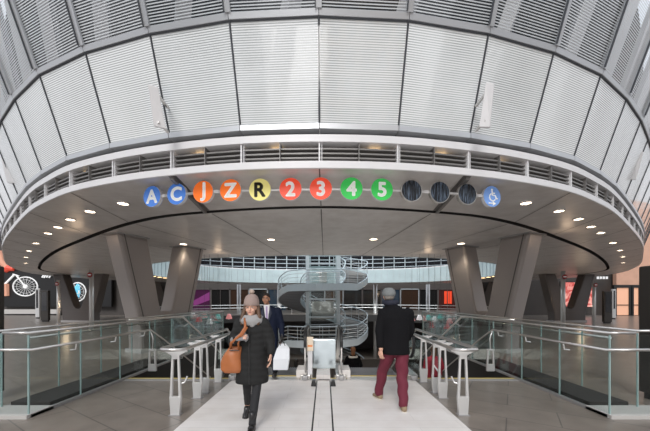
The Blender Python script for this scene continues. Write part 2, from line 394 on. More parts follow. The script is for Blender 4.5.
# ------------------------------------------------------------------ line signs under the fascia
def curvetext(txt, size, nrm, c, parent, m):
    cu = bpy.data.curves.new('letter', 'FONT'); cu.body = txt; cu.size = size; cu.align_x = 'CENTER'; cu.align_y = 'CENTER'; cu.extrude = .003
    tmp = bpy.data.objects.new('tmp', cu); C.objects.link(tmp)
    me = bpy.data.meshes.new_from_object(tmp.evaluated_get(bpy.context.evaluated_depsgraph_get()))
    bpy.data.objects.remove(tmp)
    xs = [v.co.x for v in me.vertices]; ys = [v.co.y for v in me.vertices]
    mx, my = (min(xs)+max(xs))/2, (min(ys)+max(ys))/2
    d = Vector(nrm).normalized(); rt = Vector((0, 0, 1)).cross(d).normalized()
    for v in me.vertices:
        x, y, z = v.co.x-mx, v.co.y-my, v.co.z
        v.co = Vector(c)+rt*x+Vector((0, 0, 1))*y+d*(z+.001)
    base = me.copy(); bm = bmesh.new()
    for k in range(8):
        w_ = size*.036; off = rt*math.cos(k*.7854)*w_+Vector((0, 0, 1))*math.sin(k*.7854)*w_; n0 = len(bm.verts); bm.from_mesh(base); bm.verts.ensure_lookup_table()
        for v in bm.verts[n0:]: v.co += off
    bm.to_mesh(me); bm.free()
    me.materials.append(m); o = bpy.data.objects.new('symbol', me); C.objects.link(o); o.parent = parent
    return o
white_sym = mat('white_symbol', (.88, .88, .86), .4, emit=(1, 1, 1), es=.12); black_sym = mat('dark_symbol', (.05, .045, .03), .4)
blue = mat('sign_blue', (.045, .16, .52), .35, coat=.3, emit=(.045, .16, .52), es=.35); orange = mat('sign_orange', (.90, .17, .015), .35, coat=.3, emit=(.9, .17, .015), es=.25)
yellow = mat('sign_yellow', (.85, .76, .26), .35, coat=.3, emit=(.85, .76, .26), es=.15); red = mat('sign_red', (.84, .07, .025), .35, coat=.3, emit=(.84, .07, .025), es=.25)
green = mat('sign_green', (.035, .48, .085), .35, coat=.3, emit=(.035, .48, .085), es=.25); paleblue = mat('sign_pale_blue', (.16, .31, .68), .35, coat=.3, emit=(.16, .31, .68), es=.2)
def streaked(name):
    m, nt, b = nodes(name); tc = nt.nodes.new('ShaderNodeTexCoord'); mp = nt.nodes.new('ShaderNodeMapping'); mp.inputs['Scale'].default_value = (60, 60, 6)
    n = nt.nodes.new('ShaderNodeTexNoise'); n.inputs['Scale'].default_value = 1; n.inputs['Detail'].default_value = 3
    cr = nt.nodes.new('ShaderNodeValToRGB'); cr.color_ramp.elements[0].position = .45; cr.color_ramp.elements[0].color = (.008, .01, .014, 1)
    cr.color_ramp.elements[1].position = .7; cr.color_ramp.elements[1].color = (.12, .16, .22, 1)
    nt.links.new(tc.outputs['Object'], mp.inputs[0]); nt.links.new(mp.outputs[0], n.inputs['Vector']); nt.links.new(n.outputs['Fac'], cr.inputs[0]); nt.links.new(cr.outputs[0], b.inputs['Base Color'])
    b.inputs['Roughness'].default_value = .25; return m
streak = streaked('dark_streaked_face')
signs = [(152, 196.5, 'A', blue, 'blue round line sign with white letter A'), (176.5, 194, 'C', blue, 'blue round line sign with white letter C'),
         (203, 191.8, 'J', orange, 'orange round line sign with white letter J'), (230.5, 190.3, 'Z', orange, 'orange round line sign with white letter Z'),
         (260, 189.7, 'R', yellow, 'yellow round line sign with black letter R'), (290.5, 189, '2', red, 'red round line sign with white number 2'),
         (320.8, 188.6, '3', red, 'red round line sign with white number 3'), (351.5, 188.6, '4', green, 'green round line sign with white number 4'),
         (382, 189.5, '5', green, 'green round line sign with white number 5'), (411.7, 190.5, '', streak, 'dark blank round sign with silver rim, next to the green 5'),
         (440, 192, '', streak, 'dark blank round sign with silver rim, middle of the three dark ones'), (467.5, 194, '', streak, 'dark blank round sign with silver rim, beside the wheelchair sign'),
         (492, 196.5, 'W', paleblue, 'pale blue round sign with white wheelchair symbol and arrow')]
RZ = 1.70; SR = .172; bar_pts = []
for px, py, ch, m, lab in signs:
    y = RZ*F/(300-py); x = (px-325)/F*y+CX; z = E+RZ
    ang = -math.atan2(x, 10.5); nrm = Vector((-math.sin(ang), -math.cos(ang), 0))*1.0
    nrm = Vector((x, y-15.2, 0)).normalized()
    c = Vector((x, y, z)); o = empty('line_sign'); tag(o, lab, 'sign', 'round signs on the rail under the fascia')
    MB().disc(c, SR, nrm, 40, .05).build('rim', 'steel' if not ch else 'white_metal', o)
    f = c+nrm*.004; MB().disc(f, SR*(.93 if not ch else .985), nrm, 40).build('face', m, o)
    MB().disc(c-nrm*.056, SR*.985, -nrm, 40).build('back_face', m, o)
    if ch == 'W':
        rt = Vector((0, 0, 1)).cross(nrm).normalized(); up = Vector((0, 0, 1)); fc = f+nrm*.006
        def w2(a, b): return fc+rt*a*SR+up*b*SR
        mb = MB(); mb.disc(w2(-.05, .62), .1*SR, nrm, 14, .004)
        mb.tube([w2(-.05, .5), w2(-.03, .1), w2(.3, .1), w2(.45, -.22), w2(.58, -.18)], .07*SR, 6)
        mb.tube([w2(-.04, .3), w2(.25, .3)], .06*SR, 6)
        mb.tube([w2(-.18, .24)]+[w2(.02+.36*math.cos(t), -.08+.36*math.sin(t)) for t in [R(125+i*22) for i in range(10)]], .055*SR, 6)
        mb.tube([w2(-.42, -.68), w2(.2, -.68)], .06*SR, 6); mb.tube([w2(.05, -.52), w2(.34, -.68), w2(.05, -.84)], .06*SR, 6)
        mb.build('symbol', white_sym, o)
    elif ch:
        curvetext(ch, SR*1.75, nrm, f, o, black_sym if ch == 'R' else white_sym)
    bar_pts.append(c-nrm*.03)
    hg = MB(); hg.tube([c-nrm*.03+Vector((0, 0, SR*.9)), (c.x-nrm.x*.03, c.y-nrm.y*.03, H)], .008, 6); hg.build('hanger', 'steel', o)
o = empty('sign_rail'); tag(o, 'thin grey rail running behind the round line signs', 'rail')
MB().tube(bar_pts, .024, 8).build('tube', 'satin', o, smooth=True)
for a, b in ((0, 1), (9, 10), (11, 12), (2, 3)):
    p = (bar_pts[a]+bar_pts[b])/2; MB().bar(p-Vector((.05, 0, 0)), p+Vector((.05, 0, 0)), .04, .045).build('junction_box', 'white_metal', o)
for sx in (-1, 1):                                            # the slanting bracket arms either side
    a, b = rp(sx*2.3, -.05), slot_at(sx*2.5)
    o = MB().bar((a.x, a.y, H-.03), (b.x, b.y, H-.03), .06, .05).build('bracket_arm', 'slat')
    tag(o, 'slim metal bracket arm slanting across the soffit, %s end of the line signs' % ('left' if sx < 0 else 'right'), 'bracket')

# ------------------------------------------------------------------ recessed lights
def downlight(px, py, r, label, grp):
    y = 1.9*F/(300-py); x = (px-325)/F*y+CX
    o = empty('recessed_downlight', (x, y, H)); tag(o, label, 'light', grp)
    MB().tube([(math.cos(t/20*6.2832)*r, math.sin(t/20*6.2832)*r, -.012) for t in range(20)], .012, 6, closed=True).build('trim_ring', 'white_metal', o)
    MB().disc((0, 0, -.009), r*.9, (0, 0, -1), 20).build('lens', 'lamp', o)
    return x, y
outer = [(123, 203), (90, 211), (70.5, 219.2), (58, 226.8), (48, 233), (36, 243), (29, 250.6), (26, 257), (25.5, 263)]
lights_xy = []
for px, py in outer:
    r = .10
    lights_xy.append(downlight(px, py, r, 'small oval-looking downlight in the outer soffit, left side row', 'outer soffit downlights, left row'))
    lights_xy.append(downlight(649-px, py-.5, r, 'small oval-looking downlight in the outer soffit, right side row', 'outer soffit downlights, right row'))
for px, py, t in ((183.4, 243.8, 'left of the near left column leg top'), (271, 239.2, 'left of the soffit centre line'), (373.5, 238.9, 'right of the soffit centre line'), (461, 243.2, 'above the inner leg of the right column')):
    lights_xy.append(downlight(px, py, .125, 'round downlight in the inner soffit, ' + t, 'inner soffit downlights'))

# ------------------------------------------------------------------ V columns
def vcolumn(cx, cy, ux, uy, spread, leg, b, T, hc, label, m='column', top=H):
    """two splayed legs rising from one base; (ux,uy) is the direction the legs splay in"""
    hs = spread/2
    pr = [(-b, 0), (-b*1.0, .35), (-b*1.02, .7), (-hs-leg/2, top), (-hs+leg/2, top)]
    pr += [(-.34*b, hc+.5), (-.24*b, hc+.18), (-.10*b, hc+.03), (.10*b, hc+.03), (.24*b, hc+.18), (.34*b, hc+.5)]
    pr += [(hs-leg/2, top), (hs+leg/2, top), (b*1.02, .7), (b*1.0, .35), (b, 0)]
    mb = MB(); mb.prism(pr, 'y', -T/2, T/2)
    o = mb.build('branching_column', m, bevel=.07, loc=(cx, cy, 0)); o.rotation_euler = (0, 0, math.atan2(uy, ux)); tag(o, label, 'column')
    # seam strips down the outer edges and a base ring
    sm = MB()
    for sx in (-1, 1):
        for sy in (-1, 1):
            sm.bar((sx*(hs+leg/2-.16), sy*(T/2+.002), top), (sx*(b*1.02-.16), sy*(T/2+.002), .72), .025, .012, up=(0, 1, 0))
    sm.box(-b-.005, b+.005, -T/2-.005, T/2+.005, .78, .80)
    sm.build('panel_seam', 'joint', o)
    MB().box(-b-.05, b+.05, -T/2-.05, T/2+.05, 0, .12).build('plinth', 'grey_metal', o)
    # collar where each leg meets the soffit
    for sx in (-1, 1):
        MB().box(sx*hs-leg/2-.05, sx*hs+leg/2+.05, -T/2-.05, T/2+.05, top-.03, top+.0).build('collar', 'grey_metal', o)
    return o
vcolumn(-5.35, 9.9, .42, .91, 2.2, .86, .86, .66, 1.05, 'large grey V-shaped column nearest on the left, behind the glass balustrade')
vcolumn(5.45, 9.9, -.42, .91, 2.2, .86, .86, .66, 1.05, 'large grey V-shaped column nearest on the right, behind the glass balustrade')
for sx, nm in ((-1, 'left'), (1, 'right')):
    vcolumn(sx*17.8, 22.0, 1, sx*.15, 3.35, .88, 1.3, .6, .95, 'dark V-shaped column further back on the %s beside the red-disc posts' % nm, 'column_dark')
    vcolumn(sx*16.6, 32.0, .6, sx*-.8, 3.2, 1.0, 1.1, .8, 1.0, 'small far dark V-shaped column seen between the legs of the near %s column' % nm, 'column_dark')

# ------------------------------------------------------------------ far parapet of the atrium and gallery behind it
pp = [hole_at(i/120*HL) for i in range(120)]
o = band(pp, H-.02, H+1.38).build('wall_atrium_parapet', 'parapet'); struct(o)
struct(band(pp, H+1.38, H+1.48).build('trim_10', 'white_metal'))
vj = MB()
for i in range(0, 120): 
    p = pp[i]; v = (Vector((0, 23))-p).normalized()*.02
    vj.bar((p.x+v.x, p.y+v.y, H), (p.x+v.x, p.y+v.y, H+1.38), .035, .02)
struct(vj.build('trim_12', 'bluegrey'))
gt = empty('gallery_screen'); tag(gt, 'dark glazed gallery screen with thin white grid above the pale parapet', 'screen')
far = [p+(Vector((0, 22))-p).normalized()*.18 for p in core if p.y > 21 and abs(p.x) < 19]
far.sort(key=lambda p: math.atan2(p.y-15, p.x))
acc = 0; gp = [far[0]]
for p in far:
    if (p-gp[-1]).length > 1.1: gp.append(p)
for p in gp: MB().box(p.x-.045, p.x+.045, p.y-.05, p.y+.05, H+.42, H+5).build('mullion', 'bluegrey', gt)
for z in (1.75, 2.2, 2.65, 3.1): MB().tube([(p.x, p.y-.08, H+z) for p in gp], .035, 6).build('crossbar', 'bluegrey', gt)
# row of tiny lights under the far soffit
for sx in (-1, 1):
    for i in range(8):
                o = MB().disc((0, 0, 0), .16, (0, 0, -1), 12, .02).build('soffit_lamp', 'warmglow', loc=(sx*13.7, 21.6+.85*i, H-.01)); tag(o, 'tiny warm lamp under the far %s soffit' % ('left' if sx < 0 else 'right'), 'light', 'tiny lamps under the far %s soffit' % ('left' if sx < 0 else 'right'))

# ------------------------------------------------------------------ back wall and shopfronts
struct(MB().box(-48, 48, 48, 48.4, -.1, 9).build('wall_back', 'wall_dark'))
cols = [('dark glazed shopfront', (.015, .015, .02), 0), ('shopfront with a magenta light panel', (.10, .01, .08), .2), ('shopfront with an amber lit interior', (.07, .04, .02), .18),
        ('shopfront with a dim blue screen', (.02, .05, .08), .25), ('shopfront with a red banner', (.10, .03, .02), .2), ('shopfront with pale grey blinds', (.12, .11, .10), 0)]
seq = [0, 3, 0, 5, 1, 1, 0, 2, 0, 3, 0, 0, 2, 0, 0, 3, 2, 0, 4, 0, 2, 0, 5, 0]
places = 'left end'.split()
for i in range(24):
    x0 = -36+i*3.0; y = 47.4
    lab, c, es = cols[seq[i]]
    o = empty('shopfront', (x0+1.5, y, 0)); tag(o, lab + ' on the far wall, ' + ('left' if i < 12 else 'right') + ' of the lift', 'shopfront', 'far wall %s, %s side' % (lab, 'left' if i < 12 else 'right'))
    MB().box(-1.45, 1.45, .25, .3, .0, 3.3).build('pane', mat('shop_%d' % i, tuple(max(.012, v*.4) for v in c), .15, emit=c if es else None, es=es, coat=.5), o)
    fr = MB(); fr.box(-1.5, -1.38, .1, .25, 0, 3.4); fr.box(1.38, 1.5, .1, .25, 0, 3.4); fr.box(-1.5, 1.5, .1, .25, 3.25, 3.4)
    if i % 3 == 0: fr.box(-.03, .03, .1, .25, 0, 3.3)
    fr.build('frame', 'bluegrey' if i % 4 == 0 else 'column_dark', o)
    if seq[i] == 1:
        MB().add([(-1.3, .22, .6), (1.3, .22, 1.6), (1.3, .22, 2.9), (-1.3, .22, 1.5)], [(0, 1, 2, 3)]).build('light_panel', mat('magenta_glow', (.16, .02, .12), .5, emit=(.22, .02, .22), es=.22), o)
    if seq[i] == 4: MB().box(-.5, .7, .2, .22, 1.0, 3.0).build('banner', red, o)
for x, s in ((-10.4, 'left'), (12.6, 'right'), (-5.5, 'far left of lift'), (6.2, 'far right of lift')):
    o = MB().tube([(x, 36.5, -5.5), (x, 36.5, H)], .24, 12).build('round_post', 'satin', smooth=True); tag(o, 'pale round post far behind the opening, %s' % s, 'post')

# far railing round the opening and at the lower levels
def railing(pts, label, h=1.05, m='glass', rails=(1.05, .75), every=2, cat='railing'):
    o = empty('railing'); tag(o, label, cat)
    rr = MB()
    for z in rails: rr.tube([(p[0], p[1], z) for p in pts], .028, 6)
    rr.build('handrail', 'steel', o)
    gl = MB()
    for a, b in zip(pts[:-1], pts[1:]): gl.add([(a[0], a[1], .08), (b[0], b[1], .08), (b[0], b[1], .95), (a[0], a[1], .95)], [(0, 1, 2, 3)])
    gl.build('glass_panel', m, o)
    for p in pts[::every]: MB().box(p[0]-.02, p[0]+.02, p[1]-.02, p[1]+.02, 0, rails[0]).build('post', 'steel', o)
    return o
ff = [Vector((x*1.01, 23+(y-23)*1.01)) for x, y in [(-13, 22.5), (-13.1, 26), (-11.3, 30), (-7.3, 32.5), (-3.6, 33.2), (0, 33.4), (3.6, 33.2), (7.3, 32.5), (11.3, 30), (13.1, 26), (13, 22.5)]]
railing([(p.x, p.y+.2) for p in ff], 'long steel and glass railing round the far side of the floor opening', every=1)
railing([(-12.6, 21.0), (-11.2, 18.4), (-9.1, 15.7), (-6.3, 14.0), (-3.98, 11.9)], 'glass railing on the left edge of the floor opening, behind the near V column', every=1)
railing([(12.6, 21.0), (11.2, 18.4), (9.1, 15.7), (6.3, 14.0), (3.98, 11.9)], 'glass railing on the right edge of the floor opening, behind the near V column', every=1)

# ------------------------------------------------------------------ near glass balustrades with stair handrails
def balustrade(sx, nm):
    def X(x): return sx*x
    # front return panel + two parallel walls
    for xl, y0, top, lab in ((3.95, 4.08, 'inner', 'glass balustrade beside the %s stair, with cast brackets and a lower handrail'), (4.62, 4.36, 'outer', 'glass balustrade standing just outside the %s stair balustrade, with one handrail')):
        o = empty('glass_balustrade'); tag(o, lab % nm, 'balustrade')
        ys = [y0, 4.95, 5.9, 6.9, 7.9, 8.9, 9.9, 10.9, 11.9] if top == 'inner' else [y0, 5.3, 6.3, 7.3, 8.3, 9.3, 10.3, 11.3, 12.2]
        for a, b in zip(ys[:-1], ys[1:]):
            MB().box(X(xl)-.008, X(xl)+.008, a+.012, b-.012, .04, 1.12).build('glass_panel', 'glass', o)
        for a in ys: MB().box(X(xl)-.008, X(xl)+.008, a-.009, a+.009, .02, 1.12).build('glass_edge', 'glass_edge', o)
        MB().tube([(X(xl+.35) if top == 'inner' else X(xl+.6), y0, 1.15), (X(xl), y0, 1.15), (X(xl), ys[-1], 1.15)], .019, 10).build('handrail', 'steel', o, smooth=True)
        MB().box(min(X(xl-.03), X(xl+.03)), max(X(xl-.03), X(xl+.03)), y0, ys[-1], 0, .04).build('base_shoe', 'grey_metal', o)
        if top == 'inner':
            xi = xl-.10
            MB().tube([(X(xl+.9), y0-.06, .93), (X(xi), y0-.06, .93), (X(xi), 6.75, .93), (X(xi), 7.35, .62), (X(xi), 10.3, -1.05)], .020, 10).build('lower_handrail', 'steel', o, smooth=True)
            for y, z in ((4.75, .93), (5.65, .93), (6.55, .93), (8.3, .10)):
                MB().tube([(X(xl), y, z-.12), (X(xi+.02), y, z-.11), (X(xi), y, z)], .012, 6).build('bracket', 'satin', o)
            MB().box(min(X(xl), X(xl+.75)), max(X(xl), X(xl+.75)), y0-.008, y0+.008, .04, 1.12).build('front_panel', 'glass', o)
        else:
            MB().tube([(X(xl+.1), y0+.5, .98), (X(xl+.1), ys[-1], .98)], .02, 8).build('lower_handrail', 'steel', o, smooth=True)
    struct(MB().box(min(X(4.0), X(4.58)), max(X(4.0), X(4.58)), 4.45, 12, 0, .09).build('trim_%d' % (30 if sx < 0 else 31), 'kerb'))
    struct(MB().box(min(X(3.92), X(4.9)), max(X(3.92), X(4.9)), 4.02, 4.42, 0, .05).build('trim_%d' % (32 if sx < 0 else 33), 'lightstone'))
    # other stair handrail on the escalator side, bending down
    o = empty('stair_handrail'); tag(o, 'steel handrail bending down into the %s stairwell, farther one behind the stair mouth' % nm, 'handrail')
    MB().tube([(X(4.5), 7.0, 1.13), (X(4.3), 7.6, 1.13), (X(3.85), 8.3, 1.13), (X(3.7), 12.6, -1.2)], .026, 10).build('rail', 'steel', o, smooth=True)
    for y, z in ((8.6, .97), (10.2, .1)): MB().tube([(X(3.95), y, z-.12), (X(3.82), y, z-.03)], .014, 6).build('bracket', 'satin', o)
    # small rectangular newel frame at the stair mouth
    o = empty('stair_newel'); tag(o, 'small pierced steel newel at the mouth of the %s stair' % nm, 'post')
    x = X(3.80); y = 6.75
    nw = MB(); nw.bar((x-.07, y, .12), (x-.055, y, .50), .03, .05); nw.bar((x+.07, y, .12), (x+.055, y, .50), .03, .05); nw.box(x-.09, x+.09, y-.025, y+.025, 0, .16); nw.box(x-.08, x+.08, y-.025, y+.025, .46, .50)
    nw.build('frame', 'satin', o, bevel=.006)
    MB().tube([(x, y, .50), (x-.0, y+.02, .74), (X(3.85), y, .92)], .014, 8).build('arm', 'satin', o, smooth=True)
balustrade(-1, 'left'); balustrade(1, 'right')

# stairs going down each side of the escalators
for sx, nm in ((-1, 'left'), (1, 'right')):
    x0, x1 = sorted((sx*2.12, sx*3.9)); mb = MB()
    poly = [(6.14, -.17)]
    for i in range(32): poly += [(6.14+.3*i+.3, -.17*(i+1)), (6.14+.3*i+.3, -.17*(i+2))]
    poly += [(6.14+9.6, -5.9), (6.14, -.6)]
    mb.prism(poly, 'x', x0, x1)
    struct(mb.build('floor_stair_%s' % nm, 'wall_dark'))

# cast steel trestle railings between stair and escalator
def trestle(sx, nm):
    o = empty('trestle_railing', (sx*2.0, 0, 0)); tag(o, 'twin-rail cast steel railing on slender A-shaped posts, %s of the walkway' % nm, 'railing')
    yf, yb = 4.02, 6.9; g = .17
    loop = [(-g, yb, .93), (-g, yf+.12, .93), (-g+.04, yf+.03, .93), (0, yf, .93), (g-.04, yf+.03, .93), (g, yf+.12, .93), (g, yb, .93)]
    MB().tube(loop, .024, 10).build('handrail', 'steel', o, smooth=True)
    for y in (4.18, 4.9, 5.18, 5.85):
        p = empty('post', (0, y, 0)); p.parent = o
        leg = MB()
        for k in (-1, 1): leg.loft([[(k*.062+d*.016, e*.022, .24) for d, e in ((-1, -1), (1, -1), (1, 1), (-1, 1))], [(k*.040+d*.013, e*.018, .80) for d, e in ((-1, -1), (1, -1), (1, 1), (-1, 1))]])
        leg.loft([[(d*.062, e*.03, 0) for d, e in ((-1, -1), (1, -1), (1, 1), (-1, 1))], [(d*.080, e*.024, .26) for d, e in ((-1, -1), (1, -1), (1, 1), (-1, 1))]])
        leg.prism([(-.05, .78), (.05, .78), (.055, .83), (.13, .872), (.165, .885), (.165, .91), (.13, .905), (-.13, .905), (-.165, .91), (-.165, .885), (-.13, .872), (-.055, .83)], 'y', -.02, .02)
        leg.build('frame', 'satin', p, bevel=.005)
        MB().box(-.08, .08, -.05, .05, 0, .012).build('base_plate', 'grey_metal', p)
        if y == 4.18: MB().tube([(sx*-.03, .02, .42), (sx*.10*-1, .05, .44), (sx*-.13, .07, .52)], .012, 6).build('hook', 'satin', p)
    # sheet of glass under the rails
    MB().box(-.006, .006, 5.86, 6.9, .05, .86).build('glass_panel', 'glass', o)
    MB().tube([(-g*sx*-1, yb, .93), (-g*sx*-1, 10.5, -1.1)], .022, 8).build('sloping_rail', 'steel', o, smooth=True)
trestle(-1, 'left'); trestle(1, 'right')

# ------------------------------------------------------------------ escalators
def esc_path(y0, z0):
    """handrail path: loops over the newel then follows the slope down"""
    pts = [(y0+.35, z0-.62), (y0+.12, z0-.58)]
    pts += [(y0+.10-.30*math.sin(t), z0-.29-.29*math.cos(t)) for t in [R(a) for a in range(15, 180, 15)]]
    pts += [(y0+.15, z0), (y0+.9, z0-.01), (y0+1.2, z0-.12), (y0+9.5, z0-.12-8.3*.577)]
    return pts
for sx, nm in ((-1, 'left'), (1, 'right')):
    o = empty('escalator', (sx*1.08+.045, 0, 0)); tag(o, '%s escalator going down from the pale walkway' % nm, 'escalator')
    for k in (-1, 1):
        xx = k*.72; pth = esc_path(6.15, 1.0)
        b = MB(); b.prism([(6.1, .05), (5.93, .40), (5.93, .72), (6.10, .93), (7.0, .93), (7.3, .80), (15.4, -3.9), (15.4, -4.8), (7.3, -.05), (7.0, .05)], 'x', xx-.012, xx+.012); b.build('balustrade', 'glass' if k*sx > 0 else 'steel', o)
        MB().tube([(xx, a, z) for a, z in pth], .030, 8).build('handrail', 'black', o, smooth=True)
        MB().tube([(xx, a+.045, z-.045 if z > .7 else z) for a, z in pth[1:-2]], .026, 8).build('handrail_guide', 'steel', o, smooth=True)
        MB().box(xx-.10, xx+.10, 6.0, 7.2, 0, .10).build('skirt', 'steel', o, bevel=.01)
        MB().box(xx-.055, xx+.055, 5.90, 6.06, .012, .10).build('newel_base', 'grey_metal' , o, bevel=.02)
        MB().prism([(7.2, .08), (15.4, -4.7), (15.4, -4.9), (7.2, -.2)], 'x', xx-.09, xx+.09).build('deck', 'steel', o)
    MB().box(-.6, .6, 5.94, 6.22, .012, .022).build('comb_plate', 'steel', o)
    MB().box(-.6, .6, 6.22, 6.25, .012, .03).build('comb_edge', 'yellow', o)
    for i in range(14):
        y = 6.25+.4*i; z = 0 if i < 2 else -.08 if i == 2 else -.08-.235*(i-2)
        s = MB(); s.box(-.5, .5, y, y+.39, z-.03, z)
        for j in range(20): s.box(-.5+j*.05, -.475+j*.05, y, y+.39, z, z+.010)
        s.box(-.5, .5, y+.37, y+.39, z-.24, z)
        s.build('step', 'underside', o)
        
# shiny panel and sign post between the escalators
o = empty('centre_divider', (.045, 0, 0)); tag(o, 'polished pale steel panel between the two escalators', 'panel')
MB().box(-.27, .27, 6.55, 6.6, .1, .74).build('panel', mat('polished_pale_panel', (.62, .70, .74), .12, .6, noise=.25, nscale=2.5), o, bevel=.01)
MB().box(-.14, .14, 6.0, 6.55, 0, .10).build('plinth', 'walk', o)
for k in (-1, 1): MB().box(k*.44-.115, k*.44+.115, 6.12, 6.6, 0, .17).build('side_box', 'walk', o, bevel=.01)
o = empty('notice_post', (-.22, 6.05, 0)); tag(o, 'narrow white post with a small orange-edged notice beside the left escalator', 'sign')
MB().box(-.045, .045, -.02, .02, .1, .80).build('post', 'white_metal', o)
MB().box(-.065, .065, -.035, -.02, .58, .86).build('notice', mat('cream_notice', (.78, .66, .52), .5), o)
MB().box(-.05, .05, -.038, -.035, .66, .70).build('notice_mark', mat('orange_mark', (.8, .3, .12), .5), o)
for k in (-1, 1):
    t = MB().prism([(-.05, 0), (.05, 0), (.03, .10), (-.03, .10)], 'y', 0, .12).build('rubber_stop', 'black', loc=(k*.18+.05, 5.50, .012), bevel=.01)
    tag(t, 'small black wedge on the walkway by the %s side of the central strip' % ('left' if k < 0 else 'right'), 'stop')

# ------------------------------------------------------------------ lift and spiral stair
LX, LY = PX(323, 23), 23.0
o = empty('glass_lift_tower', (LX, LY, 0)); tag(o, 'tall glass lift shaft on pale steel posts in the atrium centre', 'lift')
for i in (-1, 1):
    for j in (-1, 1): MB().box(i*1.12-.13, i*1.12+.13, j*1.1-.13, j*1.1+.13, -5.5, 9.5).build('post', 'bluegrey', o)
for z in (-4, -2.5, -1, .3, 1.6, 4.2, 5.6, 7.5): MB().box(-1.0, 1.0, -1.16, -1.06, z, z+.12).build('crossbeam', 'bluegrey', o)
for k in (-1, 1): MB().box(k*1.0-.02, k*1.0+.02, -1.0, 1.0, -5.5, 9.0).build('side_glass', 'glass', o)
MB().box(-1, 1, -1.0, -.98, -5.5, 9.0).build('front_glass', 'glass', o)
cab = MB().box(-.85, .85, -.8, .8, 2.75, 4.1).build('cab', 'parapet', o)
MB().box(-.3, .3, -.84, -.8, 2.9, 3.8).build('cab_door', 'steel', cab)
mach = MB().box(-.8, .8, -.85, .6, .2, 1.5).build('lift_machinery', 'lightstone', o)

st = empty('spiral_stair', (LX, LY, 0)); tag(st, 'pale steel spiral stair winding round the glass lift shaft', 'staircase')
RI, RO = 1.75, 3.35
def helix(th):      # th: turn in degrees, 0 = right side, going clockwise (front = 90, left = 180, back = 270)
    # height keeps flat on the landings
    seg = [(-90, 4.6), (0, 3.5), (45, 2.62), (135, 2.55), (225, 1.1), (270, .45), (360, -.5), (405, -1.15), (495, -1.25), (585, -2.6), (720, -4.3), (765, -5.4)]
    for (a, za), (b, zb) in zip(seg[:-1], seg[1:]):
        if a <= th <= b: return za+(zb-za)*(th-a)/(b-a)
    return seg[-1][1]
def hp(th, r, dz=0): a = R(-th); return (r*math.cos(a), r*math.sin(a), helix(th)+dz)
ths = [-60+i*7.5 for i in range(103)]
def rad_out(th): return RO*(1.0)
mb = MB(); mb.loft([[hp(t, RI, -.06), hp(t, RI, -.34), hp(t, RO, -.34), hp(t, RO, -.06)] for t in ths]); mb.build('stair_underside', 'underside', st)
mb = MB(); mb.loft([[hp(t, RO, -.36), hp(t, RO+.07, -.36), hp(t, RO+.07, .10), hp(t, RO, .10)] for t in ths]); mb.build('outer_stringer', 'bluegrey', st)
mb = MB(); mb.loft([[hp(t, RI-.06, -.36), hp(t, RI, -.36), hp(t, RI, .10), hp(t, RI-.06, .10)] for t in ths]); mb.build('inner_stringer', 'bluegrey', st)
for i in range(0, 100):
    t = ths[0]+i*7.5; flat = abs(helix(t)-helix(min(t+7.5, 705))) < .02
    mb = MB(); z = helix(t+3.75)
    mb.add([(*hp(a, r)[:2], z+dz) for a in (t, t+7.2) for r in (RI, RO) for dz in (-.05, 0)], [(0, 1, 3, 2), (4, 6, 7, 5), (0, 4, 5, 1), (2, 3, 7, 6), (0, 2, 6, 4), (1, 5, 7, 3)]); mb.build('tread', 'tread', st)
for r, nm in ((RO+.03, 'outer'), (RI-.03, 'inner')):
    MB().tube([hp(t, r, 1.05) for t in ths], .035, 6).build('handrail', 'bluegrey', st, smooth=True)
    mid = MB()
    for dz in (.3, .55, .8): mid.tube([hp(t, r, dz) for t in ths], .012, 4)
    mid.build('rail_wires', 'steel', st)
    for t in ths[::2 if r > 3 else 3]: MB().bar(hp(t, r, .05), hp(t, r, 1.05), .03, .03).build('baluster', 'bluegrey', st)
# ------------------------------------------------------------------ left side: advertising screens with bicycle
struct(MB().box(-60, -16.5, 31.62, 32, 0, 8.5).build('wall_left', 'wall_dark'))
scr = empty('advertising_screen', (0, 0, 0)); tag(scr, 'large black advertising screen with a racing bicycle, far left wall', 'screen')
MB().box(-33.5, -26.0, 31.3, 31.6, .9, 7.3).build('panel', mat('black_screen', (.006, .006, .007), .4), scr)
whitegl = mat('screen_white', (.7, .7, .7), .5, emit=(1, 1, 1), es=.35)
def wheel(cx, cz, rx, rz, y, parent, m=whitegl, spokes=18, thick=.065, name='bicycle_wheel'):
    w = MB(); w.tube([(cx+rx*math.cos(t/32*6.2832), y, cz+rz*math.sin(t/32*6.2832)) for t in range(32)], thick, 6, closed=True)
    w.tube([(cx+rx*.72*math.cos(t/32*6.2832), y, cz+rz*.72*math.sin(t/32*6.2832)) for t in range(32)], .015, 4, closed=True)
    for t in range(spokes): w.bar((cx, y, cz), (cx+rx*math.cos(t/spokes*6.2832), y, cz+rz*math.sin(t/spokes*6.2832)), 0.022, .02)
    w.tube([(cx+.16*math.cos(t/10*6.2832), y, cz+.16*math.sin(t/10*6.2832)) for t in range(10)], .07, 5, closed=True)
    w.build(name, m, parent)
Y1 = 31.25
def S(px, py, y=Y1): return (PX(px, y), y, PZ(py, y))
cw = S(25.3, 286.5); wheel(cw[0], cw[2], 1.27, .98, Y1, scr)
bf = MB(); bf.bar(S(4, 285), S(14, 275), .1, .16); bf.bar(S(13, 274), S(19, 276), .1, .09); bf.bar(S(16, 275), cw, .1, .10); bf.build('bicycle_frame', whitegl, scr)
rider = mat('screen_skin', (.62, .3, .2), .6, emit=(.8, .4, .28), es=.3); redm = mat('screen_red', (.7, .08, .05), .6, emit=(.8, .1, .05), es=.3)
MB().tube([S(0, 252), S(3, 262), S(8, 268)], [.5, .42, .25], 8).build('rider_arm', rider, scr); MB().tube([S(6, 284), S(7, 296)], [.3, .22], 8).build('rider_leg', rider, scr)
